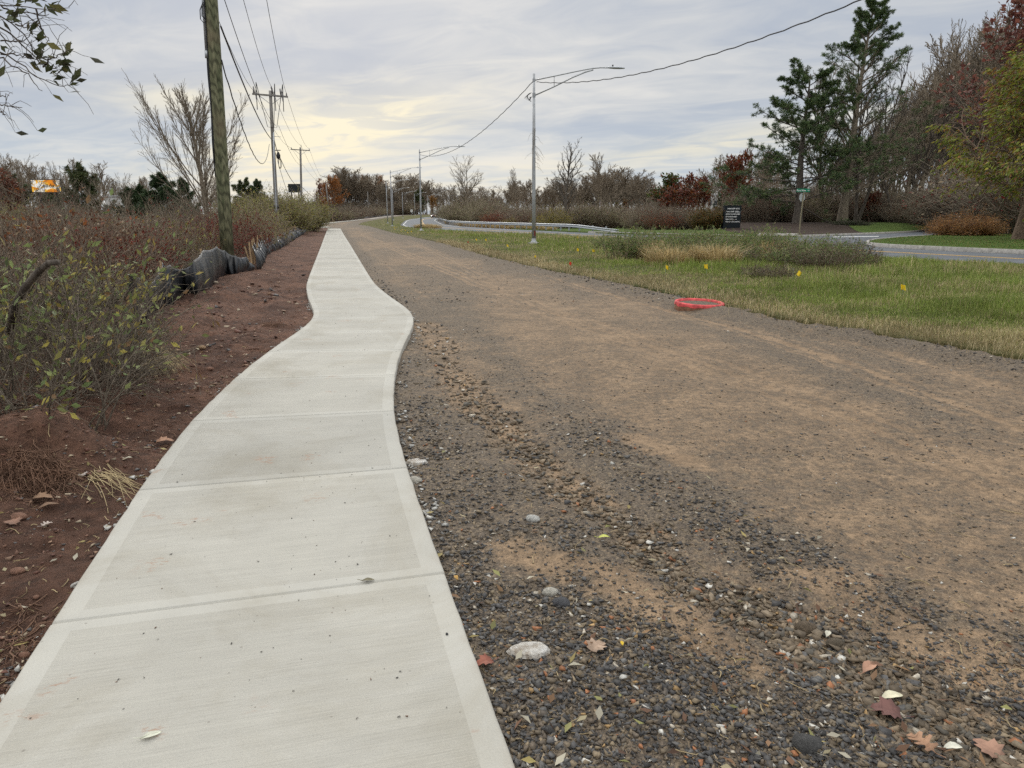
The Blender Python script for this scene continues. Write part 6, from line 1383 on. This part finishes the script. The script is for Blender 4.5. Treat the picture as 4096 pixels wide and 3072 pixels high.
litter(260, lambda x, y: (x > swX(y) + SWH + .03) & (x < grX(y)) & (gmask(x, y)[1] > .25), lambda x, y: zgravel(x, y) + .008, 72, 'fallen_leaves', 'small fallen leaves on the gravel', .045, 1400, 4100, 1500, 3050)
def sticks(n, fx, zf, seed, name, lb, L0, col, x0, x1, y0, y1, r=.0022, up=.03):
    rng = np.random.RandomState(seed); x, y = px_sample(rng, n, x0, x1, y0, y1, .8); ok = fx(x, y); x, y = x[ok], y[ok]; lines = []
    for a, b in zip(x, y):
        q = rng.rand() * 6.28; Ln = L0 * (.3 + rng.rand() ** 2) * max(1, b / 8); P = [np.array([a, b, 0.])]; k = 5
        for j in range(k): q += rng.normal(0, .45); P.append(P[-1] + np.array([math.cos(q), math.sin(q), 0]) * Ln / k)
        P = np.array(P); P[:, 2] = zf(P[:, 0], P[:, 1]) + .004 + up * np.sin(np.linspace(0, 3.1, k + 1)) * rng.rand(); lines.append((P, np.full(k + 1, r * (.6 + rng.rand()) * max(1, b / 6))))
    o = link(name, woodmesh(name, lines, 3, col), None); tag(o, lb, None, None, 'stuff')
insoil = lambda x, y: (x < swX(y) - SWH - .06) & (x > np.where(y < 9, -7, fnX(y)))
M['root'] = plain('roots', (.17, .095, .06), .9, 0, .3); M['straw'] = plain('straw', (.40, .31, .17), .9, 0, .25)
sticks(1500, lambda x, y: insoil(x, y) & (fbm(x * .9, y * .9, 2) > -.05), zsoil, 81, 'roots', 'fine roots and twigs strewn over the soil', .16, M['root'], 0, 1300, 1300, 3000)
sticks(420, insoil, zsoil, 82, 'straw', 'bits of dry straw on the soil', .09, M['straw'], 0, 1400, 1250, 3000, .0016, .01)
sticks(120, lambda x, y: (x > swX(y) + SWH + .05) & (x < grX(y)), zgravel, 83, 'twigs', 'twigs and stems on the gravel', .10, M['straw'], 1400, 4100, 1500, 3000, .0016, .012)
# root clumps on the mounds
def root_clump(px, py, rpx, lb, n, mat, hgt_=.22, seed=1):
    rng = np.random.RandomState(seed); x, y, z0 = onsurf(px, py, zsoil); R_ = rpx / F * y; lines = []
    for i in range(n):
        a = rng.rand() * 6.28; q = R_ * math.sqrt(rng.rand()); P = [np.array([x + math.cos(a) * q, y + math.sin(a) * q * .7, 0])]; P[0][2] = float(zsoil(P[0][0], P[0][1])) + hgt_ * (1 - (q / R_) ** 2) * rng.rand(); a2 = rng.rand() * 6.28; d = np.array([math.cos(a2), math.sin(a2) - .3, .15]) * .3
        for k in range(5): d = d * .9 + rng.normal(0, .14, 3) + np.array([0, 0, -.11]); P.append(P[-1] + d * R_ * .38)
        P = np.array(P); P[:, 2] = np.maximum(P[:, 2], zsoil(P[:, 0], P[:, 1]) + .004); lines.append((P, np.linspace(.0024, .0011, 6)))
    o = link('root_clump', woodmesh('root_clump', lines, 3, mat), None); tag(o, lb, 'root clump')
root_clump(250, 1570, 70, 'hanging brown root mass on top of the soil mound', 260, M['root'], .10, 1); root_clump(150, 1890, 150, 'dark matted root mass at the left edge', 620, M['root'], .07, 2); root_clump(1100, 1300, 50, 'small root clump by the bend of the sidewalk', 120, M['root'], .08, 3)
def straw_tuft(px, py, rpx, lb, n, seed, sx=1.0, hi=1.0):
    rng = np.random.RandomState(seed); x, y, z_ = onsurf(px, py, zsoil); R_ = rpx / F * y; lines = []
    for i in range(n):
        a = rng.normal(.2, .9); P = [np.array([x - R_ * .4 + rng.normal(0, R_ * .35), y + .1 + rng.normal(0, .06), .17 * hi + .07 * hi * rng.rand()])]; d = np.array([math.cos(a) * sx, -.35 + rng.normal(0, .3), .30 * hi])
        for k in range(6): d = d + np.array([0, 0, -.19]) + rng.normal(0, .05, 3); P.append(P[-1] + d * R_ * .30)
        P = np.array(P); P[:, 2] = np.maximum(P[:, 2] + float(zsoil(x, y)), zsoil(P[:, 0], P[:, 1]) + .004); lines.append((P, np.linspace(.0026, .0014, 7)))
    o = link('straw_tuft', woodmesh('straw_tuft', lines, 3, M['straw']), None); tag(o, lb, 'straw tuft')
straw_tuft(540, 1475, 105, 'pale combed over straw tuft under the near bush', 560, 4); straw_tuft(395, 1935, 110, 'wisp of straw lying on the soil beside the sidewalk', 40, 5, 1.0, .12)
n = 420; rngp = np.random.RandomState(91); s_ = 2 + 14 * rngp.rand(n) ** 1.5; t_ = (rngp.rand(n) * 2 - 1) * (SWH - .04); t_ = np.where(rngp.rand(n) < .4, np.abs(t_), t_); x = swX(s_) + t_
ok = fbm(x * .8, s_ * .8, 2) > -.12; x, y = x[ok], s_[ok]; m_ = len(x); C = np.array([(.13, .12, .11), (.22, .14, .10), (.30, .28, .25), (.09, .085, .08)])[rngp.randint(0, 4, m_)]
scatter_stones('grit', x, y, 0 * x, .005 + .012 * rngp.rand(m_) ** 3, C, 92, .1, 'specks of grit scattered on the sidewalk slabs')
# --- single large leaves
def leaf_shape(kind):
    if kind == 'oak':
        half = [(0, 0), (.03, .12), (.10, .16), (.30, .14), (.34, .22), (.14, .28), (.12, .34), (.40, .42), (.42, .52), (.16, .50), (.12, .58), (.34, .70), (.32, .80), (.12, .74), (.09, .82), (.14, .95), (0, 1.0)]
    elif kind == 'maple': half = [(0, 0), (.02, .16), (.28, .08), (.26, .20), (.50, .30), (.36, .40), (.44, .62), (.24, .58), (.20, .66), (.18, .86), (0, 1.0)]
    else: half = [(0, 0), (.10, .15), (.20, .35), (.22, .5), (.17, .72), (.08, .9), (0, 1.0)]
    return half
def big_leaf(px, py, lpx, kind, col, rz, lb, on_='gravel', seed=0, cur=.12):
    zf = {'soil': zsoil, 'gravel': zgravel, 'walk': lambda a, b: 0 * a}[on_]; x, y, _z = onsurf(px, py, zf); L_ = lpx / F * math.hypot(y, 1.6) * 1.25; half = leaf_shape(kind); n = len(half); r = np.random.RandomState(seed); V = []; F_ = []
    for k, (w, t) in enumerate(half):
        for j, s in enumerate((-1, 0, 1)): V.append((s * w * L_, t * L_, L_ * (cur * abs(s) * w * 2 + cur * math.sin(t * 3.1) + .04 * r.rand())))
    for k in range(n - 1): F_ += [(k * 3, k * 3 + 1, k * 3 + 4, k * 3 + 3), (k * 3 + 1, k * 3 + 2, k * 3 + 5, k * 3 + 4)]
    mt = plain('dry_leaf', col, .7, 0, .35, 14); t = empty('fallen_leaf', (x, y, float(zf(np.array(x), np.array(y))) + (.014 if on_ != 'walk' else .004)), rz); tag(t, lb, 'leaf'); q = MB(); q.add(V, F_); o = q.build('blade', mt, t); md = o.modifiers.new('t', 'SOLIDIFY'); md.thickness = .0008
    q = MB(); q.tube([(0, -.28 * L_, .01), (0, -.1 * L_, .006), (0, 0, .004), (0, .9 * L_, .004 + .3 * L_ * cur)], [.0014, .0013, .0012, .0006], 4); q.build('stalk', mt, t)
for i, a in enumerate([(3745, 3030, 90, 'oak', (.30, .17, .10), .5, 'lobed brown oak leaf at the bottom right edge'), (3612, 2878, 100, 'maple', (.13, .06, .05), 1.2, 'dark purplish brown curled leaf at the lower right'), (3520, 2808, 76, '', (.60, .56, .40), -1.4, 'cream coloured leaf above the dark purplish one'),
        (3450, 2705, 80, '', (.36, .20, .13), -.9, 'rusty speckled leaf in the stones at the lower right'), (3305, 2560, 40, '', (.55, .52, .42), -.6, 'pale folded leaf on the stones of the rut'), (4000, 3055, 90, 'maple', (.30, .17, .115), .3, 'pinkish brown leaf in the bottom right corner'), (2360, 2620, 70, 'maple', (.34, .24, .17), -.8, 'curled pale brown leaf on the dark gravel'),
        (2490, 2595, 24, '', (.72, .50, .04), 0, 'small bright yellow leaf on the gravel'), (2390, 2160, 40, '', (.50, .52, .12), -1.5, 'yellow green leaf on the mud patch'), (1975, 2655, 60, 'maple', (.24, .08, .05), 2.0, 'reddish brown leaf at the foot of the sidewalk edge'), (1830, 2330, 30, '', (.45, .26, .06), .4, 'ochre leaf standing by the sidewalk edge'), (3770, 3000, 60, '', (.62, .60, .50), -1.5, 'pale thin leaf beside the oak leaf')]): big_leaf(*a, seed=i)
for i, a in enumerate([(125, 2010, 62, 'maple', (.22, .13, .075), -1.3, 'large curled brown leaf on the soil at the left'), (150, 2045, 60, '', (.17, .10, .06), -.9, 'second curled brown leaf below the first on the soil'), (165, 2115, 36, 'oak', (.45, .38, .33), -.5, 'pale lobed leaf on the soil near the pink rock'), (330, 1915, 40, 'maple', (.42, .36, .32), .6, 'grey pink leaf on the soil near the straw wisp'),
        (620, 1778, 56, 'maple', (.30, .165, .10), -1.2, 'salmon and orange leaf against the sidewalk edge'), (65, 2110, 54, 'maple', (.22, .12, .08), .9, 'russet leaf below the pink rock'), (500, 1842, 22, '', (.62, .58, .45), -1.2, 'cream leaf on the soil beside the sidewalk')]): big_leaf(*a, on_='soil', seed=20 + i)
big_leaf(560, 2960, 56, '', (.62, .62, .50), -1.05, 'pale green leaf lying on the nearest sidewalk slab', 'walk', 40, .05); big_leaf(1445, 2327, 40, '', (.16, .14, .08), -1.4, 'dark leaf stuck in a sidewalk joint', 'walk', 41, .08)
# ------------------------------------------------------------------ near bushes on the left
NB = [thicket_proto(300 + i, .8, 1.75, 42, M['stem_dark'], dict(per=1.25, size=.085, pal=YG + OL[:3] + [(.22, .13, .06), (.30, .24, .07)], aspect=.42, scatter=.012, droop=.05), r0=.009, tipr=.0022, seg=9, curve=.6, side=9, lean=.4, twl=.30, k=5) for i in range(2)]
NBD = thicket_proto(305, .9, .8, 80, M['stem_dark'], dict(per=.25, size=.05, pal=OL + BR, aspect=.42, scatter=.015), r0=.007, tipr=.0018, seg=9, curve=1.4, side=10, lean=1.2, twl=.4, k=4)
def nb(pr, px, Y, h_, lb, sx=1.0, name='leafy_shrub', rz=None):
    x = at(px, Y); return pr.place(name, x, Y, h_, lb, 'shrub', 'near bushes at the left edge', z=float(zsoil(np.array(x), np.array(Y))) - .04, sx=sx, rng=rnd, rz=rz)
nb(NB[0], 60, 6.2, 1.62, 'near green leaved bush at the left picture edge', 1.0); nb(NB[1], 190, 7.6, 1.45, 'near green leaved bush just left of the silt fence end', 1.0); nb(NB[0], -150, 5.0, 1.5, 'near leafy bush cut by the left picture edge', 1.0)
nb(NB[1], 120, 8.2, 1.75, 'tall stemmed leafy bush behind the near ones', 1.1); nb(NB[1], -60, 7.0, 1.8, 'second tall leafy bush at the left picture edge', 1.0)
for i, (px, Y, h_) in enumerate([(150, 6.3, .62), (260, 6.6, .55), (0, 5.6, .65), (250, 7.8, .7), (80, 7.2, .8), (180, 8.8, .6)]): nb(NBD, px, Y, h_, 'low tangle of bare grey twigs under the near bushes', 1.0, 'twig_tangle')
def limb(name, P, R_, lb, mat='bark_dark', sides=9):
    q = MB(); q.tube(P, R_, sides); return tag(q.build(name, M[mat], None, True), lb, 'branch')
limb('cut_branch', [PT(40, 1330, 5.9), PT(62, 1215, 5.8), PT(100, 1150, 5.7), PT(155, 1085, 5.6), PT(195, 1052, 5.5), PT(236, 1048, 5.5)], [.028, .027, .028, .026, .023, .021], 'thick bent cut branch inside the near bush')
limb('cut_branch', [PT(300, 1462, 6.6), PT(360, 1440, 6.7), PT(420, 1448, 6.9), PT(480, 1380, 7.3), PT(560, 1270, 7.8), PT(640, 1180, 8.0)], [.022, .020, .017, .014, .009, .004], 'slanting bare branch reaching up across the silt fence')
limb('cut_branch', [PT(250, 1810, 5.2), PT(275, 1720, 5.3), PT(290, 1672, 5.35)], [.012, .011, .009], 'short stub of wood sticking out of the soil')
# overhanging branch in the sky
rng = np.random.RandomState(77); Yb_ = 4.7; main = [[(-400, 160), (-200, 60), (-60, 24), (0, 21), (90, 20), (150, 38), (230, 36), (278, 28)], [(150, 38), (155, 80), (165, 112), (185, 140), (203, 168)], [(-300, 140), (-60, 30), (0, 62), (60, 98), (108, 152), (150, 225), (185, 236), (215, 238)],
        [(-300, 300), (-60, 190), (0, 215), (60, 240), (110, 282), (150, 308), (200, 335), (240, 347), (272, 341)], [(-200, 280), (0, 225), (50, 262), (110, 290), (140, 338), (172, 366)], [(0, 110), (50, 140), (95, 190), (130, 215), (172, 268), (215, 275), (262, 250)],
        [(0, 215), (60, 216), (110, 224), (160, 245)], [(-200, 400), (0, 418), (45, 428), (88, 433)], [(-100, 440), (0, 446), (22, 458)], [(-60, 90), (0, 130), (40, 190), (60, 215)], [(60, 98), (100, 110), (140, 85)], [(0, 21), (50, 45), (100, 50), (160, 60), (200, 58)], [(-100, 390), (0, 385), (32, 380)], [(172, 268), (200, 235), (240, 222), (262, 212)], [(0, 160), (60, 170), (100, 160), (130, 120)]]
lines = []; tips = []
for L_ in main:
    P = np.array([PT(a, b, Yb_ + rng.normal(0, .05)) for a, b in L_]); q = np.linspace(0, len(P) - 1, 14); P = np.stack([np.interp(q, range(len(P)), P[:, k]) for k in range(3)], 1) + rng.normal(0, .004, (14, 3)); lines.append((P, np.linspace(.0055, .0017, 14)))
    for i in range(5):
        a = P[rng.randint(3, 14)]; d = norm(P[-1] - P[3] + rng.normal(0, .25, 3)); ln = .08 + .16 * rng.rand(); Q = np.array([a + d * ln * t + np.array([0, 0, .03 * math.sin(t * 3)]) + rng.normal(0, .004, 3) for t in np.linspace(0, 1, 5)]); lines.append((Q, np.linspace(.0020, .0011, 5)))
        if rng.rand() < .25: tips.append(Q[-1])
cl = [(115, 122), (112, 118), (145, 160), (150, 172), (155, 180), (95, 218), (125, 205), (140, 240), (150, 252), (160, 235), (220, 232), (232, 218), (250, 228), (262, 215), (240, 245), (225, 255), (200, 280), (215, 290), (205, 300), (245, 275), (180, 290), (215, 320), (290, 330), (282, 335), (300, 322), (20, 50), (35, 62), (60, 22), (10, 80), (25, 92), (45, 80), (55, 60), (70, 12), (180, 12), (190, 5), (205, 20), (130, 12), (5, 180), (100, 8), (262, 240), (250, 262), (120, 245)]
C = [np.array(PT(a + rng.normal(0, 4), b + rng.normal(0, 4), Yb_ + rng.normal(0, .04))) for a, b in cl for _ in range(2)] + tips
t = empty('young_tree', (-7.4, 4.6, -.1)); tag(t, 'young tree whose leafy twigs hang into the sky at the upper left', 'tree'); o0 = Vector(t.location)
tr = [Vector((0, 0, 0)), Vector((.1, 0, 1.2)), Vector((.25, .03, 2.2)), PT(-640, 330, Yb_) - o0, PT(-400, 200, Yb_) - o0]
q = MB(); q.tube(tr, [.06, .052, .042, .028, .010], 9)
for L_ in ((-400, 160), (-200, 60), (-300, 140), (-300, 300), (-200, 280), (-200, 400), (-100, 440), (-100, 390)): q.tube([tr[3], (tr[3] + PT(*L_, Yb_) - o0) * .5 + Vector((0, 0, .03)), PT(*L_, Yb_) - o0], [.012, .008, .005], 5)
q.build('trunk', M['bark_dark'], t, True)
o = link('twigs', woodmesh('twigs', [(p - np.array(o0), r) for p, r in lines], 4, M['bark_dark']), None, t)
dirs = np.tile(np.array([.8, 0, .1]), (len(C), 1)) + rng.normal(0, .5, (len(C), 3)); dirs[:, 1] *= .4
link('foliage', leafmesh('foliage', rng, np.array(C) - np.array(o0), .075, M['leaf'], dirs=dirs * 1.5, aspect=.42, pal=[(.06, .07, .03), (.05, .05, .03), (.12, .11, .04), (.08, .09, .04)]), None, t)
